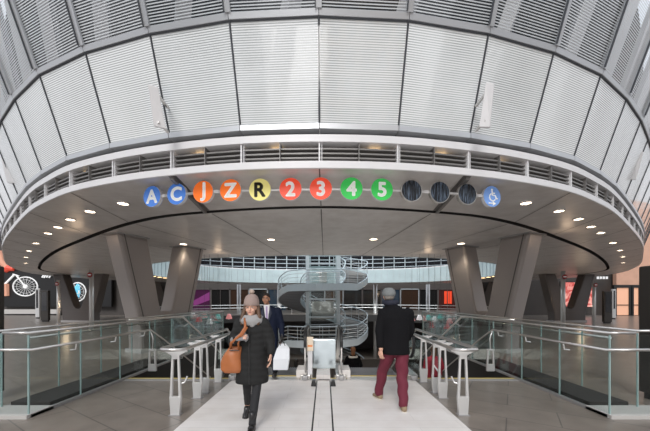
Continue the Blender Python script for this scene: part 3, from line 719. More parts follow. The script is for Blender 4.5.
MB().tube([S(5, 270), S(9, 268), S(14, 269)], [.3, .32, .2], 8).build('rider_glove', redm, scr)
MB().box(-33.5, -27.6, 31.3, 31.5, .15, .62).build('light_strip', 'lightstone', scr)
s2 = empty('advertising_screen', (0, 0, 0)); tag(s2, 'second black screen with a pale blue rider, seen through the left V column', 'screen')
MB().box(-25.9, -22, 31.0, 31.2, .9, 5.2).build('panel', mat('black_screen_small', (.006, .006, .007), .4), s2)
Y1 = 30.95; c2 = S(80, 292); wheel(c2[0], c2[2], .85, .95, Y1, s2, spokes=12)
MB().tube([S(80, 284), S(79, 290), S(81, 298)], [.3, .45, .25], 8).build('rider_shirt', mat('screen_blue', (.1, .45, .65), .6, emit=(.15, .6, .85), es=.5), s2)
MB().tube([S(74, 284), S(75, 293), S(78, 300)], [.25, .35, .2], 8).build('rider_back', whitegl, s2)
lt = MB()
for i, px in enumerate((42, 44, 46.5, 49)): p = S(px, 277.5+.3*(i % 2), 31.2); lt.bar(p, (p[0]+.2, p[1], p[2]+.3), .07, .12)
o = lt.build('shop_lettering', whitegl); tag(o, 'small illegible white lettering on the dark wall right of the bicycle', 'sign')

# ------------------------------------------------------------------ right side: peach street wall, doors, red art
struct(MB().box(16.5, 60, 31.6, 32, 0, 5.2).build('wall_right', 'wall_dark'))
struct(MB().box(30.2, 60, 31.0, 31.4, 3.0, 11).build('wall_right_upper', 'peach'))
for i, (a, b, zt) in enumerate(((616, 628.5, 2.85), (633, 639, 2.85), (641, 655, 2.85))):
    d = empty('door_%d' % (i+1)); struct(d); y = 30.8
    MB().box(PX(a, y), PX(b, y), y, y+.05, .05, zt).build('pane', mat('peach_pane_%d' % i, (.75, .42, .28), .4, emit=(.8, .42, .27), es=.45), d)
    fr = MB(); fr.box(PX(a, y)-.28, PX(a, y), y-.1, y+.1, 0, zt+.3); fr.box(PX(b, y), PX(b, y)+.28, y-.1, y+.1, 0, zt+.3); fr.box(PX(a, y), PX(b, y), y-.1, y+.1, zt, zt+.3); fr.box(PX(a, y), PX(b, y), y-.08, y, 1.05, 1.13)
    fr.build('frame', 'black', d)
def artmat():
    m, nt, b = nodes('red_artwork'); tc = nt.nodes.new('ShaderNodeTexCoord'); n = nt.nodes.new('ShaderNodeTexNoise'); n.inputs['Scale'].default_value = 1.6; n.inputs['Detail'].default_value = 3; n.inputs['Distortion'].default_value = 1.5
    cr = nt.nodes.new('ShaderNodeValToRGB'); cr.color_ramp.elements[0].position = .4; cr.color_ramp.elements[0].color = (.55, .07, .06, 1); cr.color_ramp.elements[1].position = .62; cr.color_ramp.elements[1].color = (.9, .42, .36, 1)
    nt.links.new(tc.outputs['Object'], n.inputs['Vector']); nt.links.new(n.outputs['Fac'], cr.inputs[0]); nt.links.new(cr.outputs[0], b.inputs['Base Color']); nt.links.new(cr.outputs[0], b.inputs['Emission Color']); b.inputs['Emission Strength'].default_value = .45
    return m
o = empty('lit_artwork'); tag(o, 'glowing red and pink patterned panel behind the far right V column', 'artwork')
y = 30.5; MB().box(PX(562, y), PX(592, y), y, y+.1, .9, 3.4).build('panel', artmat(), o); MB().box(PX(561, y), PX(593, y), y+.05, y+.2, .8, 3.5).build('frame', 'black', o)
o = empty('lettering_sign'); tag(o, 'small pale lettering sign on the dark wall right of the red artwork', 'sign')
for i in range(4): MB().box(PX(597+i*3, 30.9), PX(599+i*3, 30.9), 30.9, 30.95, PZ(279, 30.9), PZ(276.5, 30.9)).build('letter_bar', whitegl, o)

# posts with red round signs
def sign_post(px, ytop, ybase, r, sgy, label, w=.5):
    y = 480/(ybase-300.); x = PX(px, y); o = empty('sign_post', (x, y, 0)); tag(o, label, 'sign post')
    MB().tube([(0, 0, 0), (0, 0, PZ(ytop, y))], r, 14).build('pole', 'satin', o, smooth=True)
    d = MB().disc((0, -r-.03, PZ(sgy, y)), r*1.25, (0, -1, 0), 24, .03).build('red_disc', 'signred', o)
    MB().box(-r*.8, r*.8, -r-.04, -r-.032, PZ(sgy, y)-r*.2, PZ(sgy, y)+r*.2).build('white_bar', white_sym, d)
    MB().tube([(0, 0, 0), (0, 0, .05)], r*1.5, 14).build('foot', 'grey_metal', o)
sign_post(91.5, 270, 330, .105, 275, 'pale steel post with a round red disc, in front of the far left V column')
sign_post(58.5, 280, 324, .10, 284, 'thin steel post with a round red disc, left of the far left V column')
sign_post(563, 271, 330, .105, 277, 'pale steel post with a round red disc, in front of the far right V column')
sign_post(594, 283, 327, .09, 285, 'thin steel post with a round red disc, right of the far right V column')

# kiosks
def kiosk(x, y, w, d, h, label, m):
    o = empty('information_kiosk', (x, y, 0)); tag(o, label, 'kiosk')
    MB().box(-w/2, w/2, -d/2, d/2, .1, h).build('cabinet', m, o, bevel=.02)
    MB().box(-w/2+.05, w/2-.05, -d/2+.04, d/2-.04, 0, .1).build('plinth', 'black', o)
    MB().box(-w/2+.08, w/2-.08, -d/2-.012, -d/2, h*.35, h-.12).build('screen', 'shopdark', o)
kmat = mat('dark_bronze_cabinet', (.05, .045, .042), .4, .4)
kiosk(5.50, 4.85, .5, .2, 2.15, 'tall dark kiosk cut by the right edge of the photo', kmat)
kiosk(-5.45, 4.85, .5, .2, 2.15, 'tall dark kiosk cut by the left edge of the photo', kmat)
kiosk(PX(45.5, 22), 22, .55, .2, 2.3, 'small dark kiosk right of the bicycle screen, far left', kmat)
kiosk(PX(607, 20.5), 20.5, .52, .2, 2.2, 'small dark kiosk near the peach doors, far right', kmat)
kiosk(PX(38, 26), 26, .35, .15, 2.6, 'pale narrow kiosk just left of the small dark one, far left', 'satin')
kiosk(PX(613.5, 25), 25, .3, .15, 2.5, 'pale narrow kiosk just right of the small dark one, far right', 'satin')

# ------------------------------------------------------------------ glowing coloured pieces standing in for reflections on the glass
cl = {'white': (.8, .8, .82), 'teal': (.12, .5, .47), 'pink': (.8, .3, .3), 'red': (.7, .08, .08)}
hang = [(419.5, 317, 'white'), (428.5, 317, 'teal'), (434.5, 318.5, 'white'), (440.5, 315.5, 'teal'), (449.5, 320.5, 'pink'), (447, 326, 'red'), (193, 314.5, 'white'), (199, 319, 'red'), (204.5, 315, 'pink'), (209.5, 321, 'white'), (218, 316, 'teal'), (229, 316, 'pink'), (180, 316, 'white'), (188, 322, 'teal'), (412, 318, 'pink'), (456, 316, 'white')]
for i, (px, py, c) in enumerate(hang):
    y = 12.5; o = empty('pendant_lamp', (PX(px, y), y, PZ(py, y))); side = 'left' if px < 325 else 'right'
    nth = {419.5: 'nearest the man in maroon trousers', 428.5: 'second from the man in maroon trousers', 434.5: 'beside a red one, right of the man', 440.5: 'highest of the right cluster', 449.5: 'beside the right column', 447: 'lowest of the right cluster', 193: 'highest of the left cluster', 199: 'third from the left column',
           204.5: 'middle of the left cluster', 209.5: 'lowest of the left cluster', 218: 'second from the woman', 229: 'nearest the woman', 180: 'nearest the left column', 188: 'second from the left column', 412: 'close behind the man in maroon trousers', 456: 'nearest the right column'}[px]
    tag(o, '%s piece standing in for a glass reflection over the floor opening, %s' % (c, nth), 'lamp', 'coloured stand-ins for glass reflections over the opening')
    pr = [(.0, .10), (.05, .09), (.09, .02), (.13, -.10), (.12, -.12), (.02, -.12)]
    MB().loft([[(r*math.cos(t/12*6.2832), r*math.sin(t/12*6.2832), z) for t in range(12)] for r, z in pr[1:]]).build('reflection_cone', mat('pendant_%d' % i, cl[c], .4, emit=cl[c], es=.35), o, smooth=True)
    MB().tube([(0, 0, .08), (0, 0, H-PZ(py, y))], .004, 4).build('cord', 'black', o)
    MB().ell((0, 0, -.09), .05, .05, .05).build('reflection_ball', white_sym, o, smooth=True)
#PEOPLE
# ------------------------------------------------------------------ people
class Blob(MB):
    def cap(s, p, q, r1, r2=None, n=12):
        r2 = r1 if r2 is None else r2; p, q = Vector(p), Vector(q)
        s.ell(p, r1, r1, r1, n, 8); s.ell(q, r2, r2, r2, n, 8)
        if (q-p).length > 1e-4: s.tube([p, q], [r1, r2], n)
        return s
    def chain(s, pts, rs, n=12):
        for a, b, ra, rb in zip(pts[:-1], pts[1:], rs[:-1], rs[1:]): s.cap(a, b, ra, rb, n)
        return s
    def rings(s, rr, n=24):
        """rr: (z, cx, cy, rx, ry) elliptical sections from the bottom up"""
        return s.loft([[(cx+rx*math.cos(k/n*6.28318), cy+ry*math.sin(k/n*6.28318), z) for k in range(n)] for z, cx, cy, rx, ry in rr])
    def skin(s, name, m, parent, voxel=.012, smooth=2, disp=None):
        me = s.mesh(name+'_raw'); t = bpy.data.objects.new('tmp', me); C.objects.link(t)
        rm = t.modifiers.new('r', 'REMESH'); rm.mode = 'VOXEL'; rm.voxel_size = voxel
        sm = t.modifiers.new('s', 'SMOOTH'); sm.iterations = smooth; sm.factor = .6
        me2 = bpy.data.meshes.new_from_object(t.evaluated_get(bpy.context.evaluated_depsgraph_get()))
        bpy.data.objects.remove(t); me2.name = name; me2.materials.clear(); me2.materials.append(M[m] if isinstance(m, str) else m)
        if disp:
            for v in me2.vertices: v.co = disp(v.co.copy())
        for p in me2.polygons: p.use_smooth = True
        o = bpy.data.objects.new(name, me2); C.objects.link(o)
        if parent is not None: o.parent = parent
        return o
def hand(bl, w, d, n, thumb=1, curl=22, s=1., fat=1.):
    w, d, n = Vector(w), Vector(d).normalized(), Vector(n); n = (n-d*n.dot(d)).normalized(); sd = d.cross(n)*thumb
    for i in range(4): bl.cap(w, w+d*.085*s+sd*(i-1.5)*-.019*s, .020*s*fat, .0125*s*fat, 8)
    for i, L in enumerate((.92, 1.05, 1.0, .78)):              # index, middle, ring, little
        p = w+d*.088*s+sd*(1.5-i)*.019*s; a = curl*.6+i*3
        for j, l in enumerate((.040, .027, .020)):
            dd = d*math.cos(R(a))+n*math.sin(R(a))+sd*(1.5-i)*.05; q_ = p+dd*l*L*s
            bl.cap(p, q_, (.0095-.0008*j)*s*fat, (.009-.0008*j)*s*fat, 8); p = q_; a += curl
    p = w+d*.025*s+sd*.022*s
    for j, (l, c1, c2) in enumerate(((.040, .75, .25), (.030, .9, .4), (.022, 1, .5))):
        q_ = p+(d*c1+sd*(.75-.25*j)+n*c2).normalized()*l*s; bl.cap(p, q_, (.013-.0015*j)*s*fat, (.0115-.0015*j)*s*fat, 8); p = q_
    return bl
def head(bl, c, fd, s=1.):
    """skull, jaw, nose, ears and brow; c is the head centre, fd the way it faces along y"""
    x, y, z = c
    bl.ell((x, y+fd*-.01, z+.025*s), .074*s, .092*s, .098*s); bl.ell((x, y+fd*.025, z-.045*s), .056*s, .062*s, .070*s)
    bl.cap((x, y+fd*.055, z-.095*s), (x, y+fd*.060, z-.09*s), .022*s)
    bl.cap((x, y+fd*.088, z+.015*s), (x, y+fd*.104, z-.028*s), .009*s, .015*s, 8)
    for k in (-1, 1):
        bl.ell((x+k*.076*s, y, z-.008*s), .010*s, .020*s, .032*s, 8, 6); bl.ell((x+k*.036*s, y+fd*.066, z-.03*s), .026*s, .022*s, .026*s, 8, 6)
    bl.cap((x-.035*s, y+fd*.078, z+.034*s), (x+.035*s, y+fd*.078, z+.034*s), .012*s, .012*s, 8)
    return bl
def face(parent, c, fd, s=1., lip=(.45, .16, .14)):
    x, y, z = c
    for k in (-1, 1):
        e = MB().ell((x+k*.031*s, y+fd*.082, z+.010*s), .013*s, .007*s, .0065*s, 10, 6).build('eye', M['eyewhite'], parent, smooth=True)
        MB().ell((x+k*.031*s, y+fd*.088, z+.010*s), .006*s, .003*s, .006*s, 8, 6).build('iris', M['black'], e, smooth=True)
        MB().tube([(x+k*.016*s, y+fd*.092, z+.033*s), (x+k*.033*s, y+fd*.089, z+.038*s), (x+k*.050*s, y+fd*.078, z+.031*s)], .004*s, 6).build('eyebrow', M['hairbrown'], parent)
    MB().ell((x, y+fd*.083, z-.060*s), .023*s, .010*s, .0075*s, 12, 6).build('mouth', mat('lips', lip, .5), parent, smooth=True)
M['eyewhite'] = mat('eye_white', (.6, .58, .55), .3); M['hairbrown'] = mat('brown_hair', (.09, .045, .022), .55, bump=.5, bscale=160)
skin1 = mat('fair_skin', (.62, .36, .26), .5); skin2 = mat('tan_skin', (.42, .21, .13), .5)
def quilted(name, col, f, strength):
    m, nt, b = nodes(name); b.inputs['Base Color'].default_value = (*col, 1); b.inputs['Roughness'].default_value = .85; b.inputs['Specular IOR Level'].default_value = .25
    tc = nt.nodes.new('ShaderNodeTexCoord'); wv = nt.nodes.new('ShaderNodeTexWave'); wv.bands_direction = 'Z'; wv.inputs['Scale'].default_value = f; wv.inputs['Distortion'].default_value = 2.5; wv.inputs['Detail'].default_value = 1
    n = nt.nodes.new('ShaderNodeTexNoise'); n.inputs['Scale'].default_value = 14; ad = nt.nodes.new('ShaderNodeMath'); ad.operation = 'ADD'
    bp = nt.nodes.new('ShaderNodeBump'); bp.inputs['Strength'].default_value = strength; bp.inputs['Distance'].default_value = .03
    nt.links.new(tc.outputs['Object'], wv.inputs[0]); nt.links.new(tc.outputs['Object'], n.inputs['Vector']); nt.links.new(wv.outputs['Fac'], ad.inputs[0]); nt.links.new(n.outputs['Fac'], ad.inputs[1])
    nt.links.new(ad.outputs[0], bp.inputs['Height']); nt.links.new(bp.outputs[0], b.inputs['Normal']); return m
def folds(c, amp=.006, f=17):
    return Vector((c.x+amp*math.sin(c.z*f*1.3+c.y*20), c.y+amp*math.sin(c.z*f+c.x*23+1), c.z))
def shoe(parent, name, heel, toe, m, solem, top=.075, w=.043, h=None):
    hl, to = Vector(heel), Vector(toe); b = Blob(); mid = hl.lerp(to, .45)
    b.cap(hl+Vector((0, 0, .048)), mid+Vector((0, 0, .052)), .042, .044); b.cap(mid+Vector((0, 0, .042)), to+Vector((0, 0, .034)), .042, .032)
    b.cap(hl+Vector((0, 0, .05)), hl.lerp(to, .12)+Vector((0, 0, top+.03)), .043, .045)
    o = b.skin(name, m, parent, .009, 2)
    d = (to-hl).normalized(); sd = Vector((-d.y, d.x, 0)).normalized()
    pts = []
    for t, ww in ((-.13, .020), (-.08, .036), (.2, .040), (.7, .047), (1.0, .038), (1.09, .018)): pts.append((hl.lerp(to, t), ww))
    top_ = [p+sd*ww for p, ww in pts]+[p-sd*ww for p, ww in pts[::-1]]
    nn = len(top_); mb = MB(); mb.add([p+Vector((0, 0, .0)) for p in top_]+[p+Vector((0, 0, .022)) for p in top_], [tuple(range(nn)), tuple(range(2*nn-1, nn-1, -1))]+[(i, (i+1) % nn, nn+(i+1) % nn, nn+i) for i in range(nn)])
    mb.build('sole', solem, o, bevel=.004)
    return o

# ---- the woman in the quilted coat
wx, wy = -.857, 3.85
P = empty('person', (wx, wy, 0)); tag(P, 'person in dark knee-length coat, beige bobble hat and grey scarf walking forward', 'person')
hc = (.0, -.03, 1.50)
kn_f, kn_r = (.075, -.07, .50), (-.085, .09, .48); ft_f, ft_r = (.05, -.20, .09), (-.135, .30, .17)
b = Blob(); b.rings([(.84, 0, 0, .14, .10), (.95, 0, 0, .155, .11), (1.08, 0, 0, .125, .095), (1.22, 0, 0, .15, .10), (1.32, 0, 0, .155, .085), (1.37, 0, 0, .07, .06)])
b.cap((0, .0, 1.34), (0, -.015, 1.44), .052, .048); head(b, hc, -1, .92)
b.chain([(.08, 0, .86), kn_f, ft_f, (.05, -.24, .04)], [.085, .055, .038, .035]); b.chain([(-.08, 0, .86), kn_r, ft_r, (-.13, .27, .08)], [.085, .055, .038, .035])
shR, elR, wrR = (-.165, 0, 1.31), (-.225, -.06, 1.07), (-.13, -.21, 1.13)
shL, elL, wrL = (.165, 0, 1.31), (.235, -.01, 1.09), (.255, -.09, .93)
b.chain([shR, elR, wrR], [.055, .042, .03]); b.chain([shL, elL, wrL], [.055, .042, .028])
hand(b, wrL, (.05, -.25, -1), (-1, -.2, 0), -1, 18); hand(b, wrR, (.8, -.2, .25), (0, .6, -.5), 1, 45, .95, .7)
b.skin('body', skin1, P, .0065, 2); face(P, (0, -.03+.006, 1.50), -1, .92)
b = Blob()
for s_, k, f in ((1, kn_f, ft_f), (-1, kn_r, ft_r)): b.chain([(s_*.08, 0, .84), k, f], [.090, .060, .044])
b.skin('leggings', mat('black_leggings', (.012, .012, .014), .8), P, .011, 2)
coatm = quilted('dark_quilted_fabric', (.018, .018, .018), 4.0, .22)
b = Blob(); b.rings([(.54, .0, .01, .205, .155), (.62, .0, .005, .21, .16), (.80, 0, 0, .205, .15), (.98, 0, 0, .185, .135), (1.12, 0, 0, .185, .13), (1.25, 0, 0, .195, .13), (1.33, 0, 0, .165, .105), (1.39, 0, 0, .10, .085)])
b.chain([(-.15, 0, 1.30), (-.225, -.05, 1.06), (-.155, -.19, 1.12)], [.082, .072, .052]); b.chain([(.15, 0, 1.30), (.235, 0, 1.09), (.255, -.08, .95)], [.082, .068, .050])
co_ = b.skin('coat', coatm, P, .013, 3, folds)
MB().tube([(0, -.135, 1.30), (.0, -.150, 1.1), (.005, -.158, .85), (.005, -.165, .56)], .006, 6).build('zip_placket', mat('coat_seam', (.012, .012, .013), .4), co_)
scm = quilted('grey_knit_scarf', (.36, .35, .345), 22, .5)
b = Blob()
for zz, rr, tt, dz in ((1.345, .108, .048, .015), (1.385, .088, .038, .01)):
    ps = [(rr*math.cos(t/14*6.2832), -.01+rr*.95*math.sin(t/14*6.2832), zz+dz*math.sin(t/14*6.2832)) for t in range(15)]
    b.chain(ps, [tt*(1+.1*math.sin(i*2.1)) for i in range(15)], 10)
b.cap((-.03, -.10, 1.34), (.03, -.11, 1.29), .05, .035)
b.skin('scarf', scm, P, .011, 2)
hm = quilted('beige_knit_hat', (.36, .27, .24), 26, .5)
b = Blob(); b.rings([(1.527, 0, -.025, .092, .105), (1.55, 0, -.025, .097, .11), (1.60, 0, -.02, .093, .105), (1.645, 0, -.015, .075, .085), (1.675, 0, -.01, .04, .045)])
ht = b.skin('bobble_hat', hm, P, .009, 2)
b = Blob(); b.ell((0, -.01, 1.705), .035, .035, .033); b.skin('pompom', mat('fluffy_beige', (.40, .31, .26), .9, bump=1, bscale=90), ht, .008, 1, lambda c: c+Vector((random.uniform(-1, 1), random.uniform(-1, 1), random.uniform(-1, 1)))*.003)
b = Blob()
for k in (-1, 1): b.chain([(k*.078, -.01, 1.53), (k*.088, -.035, 1.46), (k*.105, -.06, 1.38), (k*.10, -.10, 1.30)], [.024, .028, .030, .02])
b.cap((0, .07, 1.5), (0, .08, 1.36), .07, .06); b.skin('hair', 'hairbrown', P, .009, 1)
b = Blob(); hand(b, (-.15, -.20, 1.125), (.8, -.2, .25), (0, .6, -.5), 1, 45, 1.05, 1.5); b.cap((-.18, -.19, 1.11), (-.13, -.21, 1.13), .042, .036)
b.skin('glove', quilted('grey_knit_glove', (.25, .25, .26), 40, .4), P, .0075, 1)
bootm = mat('black_leather', (.012, .011, .011), .3)
for (f, t) in (((.05, -.17, .012), (.055, -.36, .0)), ((-.13, .33, .10), (-.135, .17, .0))):
    s_ = shoe(P, 'ankle_boot', f, t, bootm, bootm, top=.16); hb = Vector(f); MB().loft([[(hb.x+a*.02, hb.y+c_*.02, hb.z-.0+zz) for a, c_ in ((-1, -1), (1, -1), (1, 1), (-1, 1))] for zz in (-.012, .03)]).build('heel', bootm, s_)
# her bag
B = empty('shoulder_bag', (wx, wy, 0)); tag(B, 'slouchy tan leather shoulder bag hanging at the side of the person in the bobble hat', 'bag')
b = Blob(); lm = mat('tan_leather', (.36, .115, .035), .45, noise=.2, nscale=9, bump=.3, bscale=12)
b.loft([[(cx+rx*math.cos(k/20*6.2832), -.10+ry*math.sin(k/20*6.2832), z) for k in range(20)] for z, cx, rx, ry in ((.69, -.22, .10, .05), (.73, -.235, .135, .07), (.82, -.235, .135, .075), (.92, -.215, .11, .06), (1.0, -.19, .085, .035), (1.03, -.18, .07, .02))])
b.skin('body', lm, B, .012, 2, folds)
MB().tube([(-.24, -.11, .99), (-.20, -.22, 1.08), (-.08, -.25, 1.18), (-.03, -.21, 1.27), (-.06, -.12, 1.37)], .016, 8).build('strap', lm, B, smooth=True)
MB().tube([(-.13, -.13, .98), (-.12, -.20, 1.08), (-.06, -.24, 1.18), (-.01, -.20, 1.27)], .013, 8).build('strap', lm, B, smooth=True)
MB().tube([(-.24, -.16, .98), (-.12, -.165, .98)], .006, 6).build('zip', 'black', B)

# ---- the man walking away
mx_, my_ = 1.145, 4.5
P = empty('person', (mx_, my_, 0)); tag(P, 'person in black jacket, grey flat cap and maroon trousers walking away', 'person')
hc = (-.10, .04, 1.66)
b = Blob(); b.rings([(.86, 0, 0, .15, .11), (.97, 0, 0, .165, .115), (1.12, 0, 0, .15, .11), (1.28, 0, 0, .18, .12), (1.42, -.02, .0, .18, .10), (1.48, -.05, .02, .09, .07)])
b.cap((-.05, .0, 1.45), (-.095, .03, 1.58), .062, .056); head(b, hc, 1, 1.0)
kL, kR, aL, aR = (-.16, .20, .50), (.075, -.06, .47), (-.205, .30, .12), (.06, -.20, .11)
b.chain([(-.09, 0, .88), kL, aL], [.09, .062, .042]); b.chain([(.09, 0, .88), kR, aR], [.09, .062, .042])
b.chain([(-.20, 0, 1.40), (-.255, -.02, 1.12), (-.235, -.05, .87)], [.062, .047, .032]); b.chain([(.20, 0, 1.40), (.235, .06, 1.13), (.20, .17, .97)], [.062, .047, .032])
hand(b, (-.235, -.05, .87), (.0, -.02, -1), (.7, .6, 0), -1, 28); hand(b, (.20, .17, .97), (-.3, .5, -.6), (-1, 0, 0), 1, 30)
b.skin('body', skin1, P, .0068, 2); face(P, hc, 1)
b = Blob()
for s_, k, a in ((-1, kL, aL), (1, kR, aR)): b.chain([(s_*.085, 0, .88), k, (a[0], a[1], a[2]-.0)], [.108, .085, .068])
b.rings([(.80, 0, 0, .18, .12), (.95, 0, 0, .185, .125)])
b.skin('trousers', mat('maroon_corduroy', (.125, .012, .028), .8, bump=.2, bscale=60), P, .012, 2, lambda c: folds(c, .007, 22))
jm_ = mat('black_wool', (.007, .0068, .008), .9, spec=.15, bump=.3, bscale=120)
b = Blob(); b.rings([(.79, .0, 0, .205, .145), (.86, 0, 0, .205, .145), (1.0, 0, 0, .195, .14), (1.2, 0, 0, .205, .14), (1.34, -.01, 0, .225, .135), (1.44, -.02, 0, .19, .115), (1.50, -.05, .01, .11, .10), (1.54, -.07, .01, .085, .085)])
b.chain([(-.19, 0, 1.40), (-.25, -.02, 1.13), (-.24, -.04, .93)], [.088, .072, .058]); b.chain([(.18, 0, 1.40), (.235, .06, 1.14), (.20, .16, .99)], [.088, .070, .056])
b.skin('jacket', jm_, P, .014, 3, lambda c: folds(c, .004, 15))
b = Blob(); ps = [(-.075+.082*math.cos(t/12*6.2832), .02+.082*math.sin(t/12*6.2832), 1.56) for t in range(13)]; b.chain(ps, [.042]*13, 10); b.skin('raised_collar', mat('navy_collar', (.012, .014, .028), .8), P, .012, 2)
b = Blob(); b.rings([(1.66, hc[0], .03, .093, .112), (1.70, hc[0], .035, .102, .125), (1.745, hc[0], .04, .094, .115), (1.785, hc[0], .04, .05, .06)]); b.cap((hc[0]-.04, .15, 1.675), (hc[0]+.04, .15, 1.675), .02)
b.skin('flat_cap', mat('grey_tweed', (.17, .18, .18), .9, noise=.3, nscale=60), P, .010, 2)
b = Blob(); b.ell((hc[0], hc[1]-.035, 1.65), .080, .075, .06); b.skin('hair', mat('grey_hair', (.20, .18, .16), .8), P, .010, 1)
sm1 = mat('tan_suede', (.26, .19, .12), .8); sm2 = mat('pale_sole', (.62, .56, .48), .6)
shoe(P, 'shoe', (-.185, .27, .015), (-.25, .46, .0), sm1, sm2, .09); shoe(P, 'shoe', (.06, -.24, .0), (.075, -.04, .0), sm1, sm2, .09)

# ---- the man in the suit
sx_, sy_ = -1.10, 6.35
P = empty('person', (sx_, sy_, 0)); tag(P, 'person in navy suit, white shirt and lilac tie standing behind the bobble hat', 'person')
hc = (-.06, -.03, 1.62)
b = Blob(); b.rings([(.86, 0, 0, .15, .11), (.97, 0, 0, .16, .115), (1.12, 0, 0, .15, .11), (1.28, 0, 0, .18, .12), (1.40, 0, .0, .18, .10), (1.46, -.03, .0, .08, .065)])
b.cap((-.03, .0, 1.42), (-.055, -.01, 1.54), .060, .054); head(b, hc, -1, .98)
b.chain([(-.09, 0, .88), (-.1, -.04, .49), (-.1, .03, .12)], [.09, .06, .042]); b.chain([(.09, 0, .88), (.12, -.05, .49), (.13, -.02, .12)], [.09, .06, .042])
b.chain([(-.19, 0, 1.38), (-.26, 0, 1.10), (-.24, -.08, .86)], [.06, .046, .032]); b.chain([(.19, 0, 1.38), (.27, 0, 1.08), (.29, -.12, .82)], [.06, .046, .032])
hand(b, (-.24, -.08, .86), (0, -.1, -1), (1, 0, 0), 1, 25); hand(b, (.29, -.12, .82), (.0, -.05, -1), (-1, 0, 0), -1, 55)
b.skin('body', skin2, P, .0068, 2); face(P, hc, -1, .98)
nav = mat('navy_wool', (.007, .011, .028), .75, spec=.2)
b = Blob(); b.rings([(.72, .0, 0, .20, .14), (.86, 0, 0, .195, .14), (1.05, 0, 0, .18, .13), (1.22, 0, 0, .20, .135), (1.34, 0, 0, .215, .125), (1.43, -.01, 0, .15, .10), (1.48, -.03, .01, .075, .075)])
b.chain([(-.18, 0, 1.37), (-.25, 0, 1.10), (-.24, -.07, .90)], [.082, .068, .05]); b.chain([(.18, 0, 1.37), (.26, 0, 1.08), (.285, -.11, .86)], [.082, .068, .05])
sc_ = b.skin('suit_coat', nav, P, .014, 3, lambda c: folds(c, .003, 15))
MB().add([(-.10, -.112, 1.50), (.03, -.112, 1.50), (-.0, -.152, 1.12), (-.035, -.152, 1.12)], [(0, 1, 2, 3)]).build('shirt', mat('white_shirt', (.70, .68, .70), .6), P)
MB().add([(-.05, -.122, 1.47), (-.015, -.122, 1.47), (-.002, -.160, 1.18), (-.02, -.162, 1.13), (-.045, -.160, 1.18)], [(0, 1, 2, 3, 4)]).build('tie', mat('lilac_tie', (.34, .25, .42), .5), P)
for k in (-1, 1): MB().add([(-.035+k*.075, -.118, 1.49), (-.035+k*.11, -.135, 1.32), (-.02+k*.02, -.160, 1.11), (-.035+k*.045, -.140, 1.30)], [(0, 1, 2, 3)]).build('lapel', mat('navy_lapel', (.010, .015, .036), .6), sc_)
b = Blob()
for s_, k, a in ((-1, (-.1, -.04, .49), (-.1, .03, .11)), (1, (.12, -.05, .49), (.13, -.02, .11))): b.chain([(s_*.085, 0, .88), k, a], [.10, .076, .06])
b.skin('trousers', nav, P, .012, 2)
b = Blob(); b.ell((hc[0], hc[1]+.022, 1.675), .081, .093, .073); b.skin('hair', mat('short_dark_hair', (.03, .02, .016), .8), P, .009, 1)
b = Blob(); hand(b, (.29, -.12, .83), (0, -.05, -1), (-1, 0, 0), -1, 55, 1.02, 1.25); b.cap((.288, -.115, .87), (.29, -.12, .82), .040, .036); b.skin('glove', bootm, P, .008, 1)
for xx, yy in ((-.1, .05), (.13, 0)): shoe(P, 'shoe', (xx, yy, .022), (xx, yy-.2, .022), bootm, bootm, .08)
# his carrier bag
B = empty('carrier_bag', (sx_+.30, sy_-.17, 0)); tag(B, 'white paper carrier bag held by the person in the navy suit', 'bag')
wb = mat('white_paper', (.74, .76, .80), .5)
b = MB(); b.loft([[(cx+sx2*wx2, sy2*.07*(1 if z < .6 else .25), z) for sx2, sy2 in ((-1, -1), (1, -1), (1, 1), (-1, 1))] for z, cx, wx2 in ((.17, -.03, .15), (.40, -.01, .165), (.60, .02, .13), (.70, .02, .06))]); b.build('body', wb, B, bevel=.01)
for yy in (-.02, .02): MB().tube([(-.04, yy, .66), (-.02, yy, .73), (.0, yy, .75), (.03, yy, .73), (.06, yy, .66)], .006, 6).build('handle', 'black', B, smooth=True)

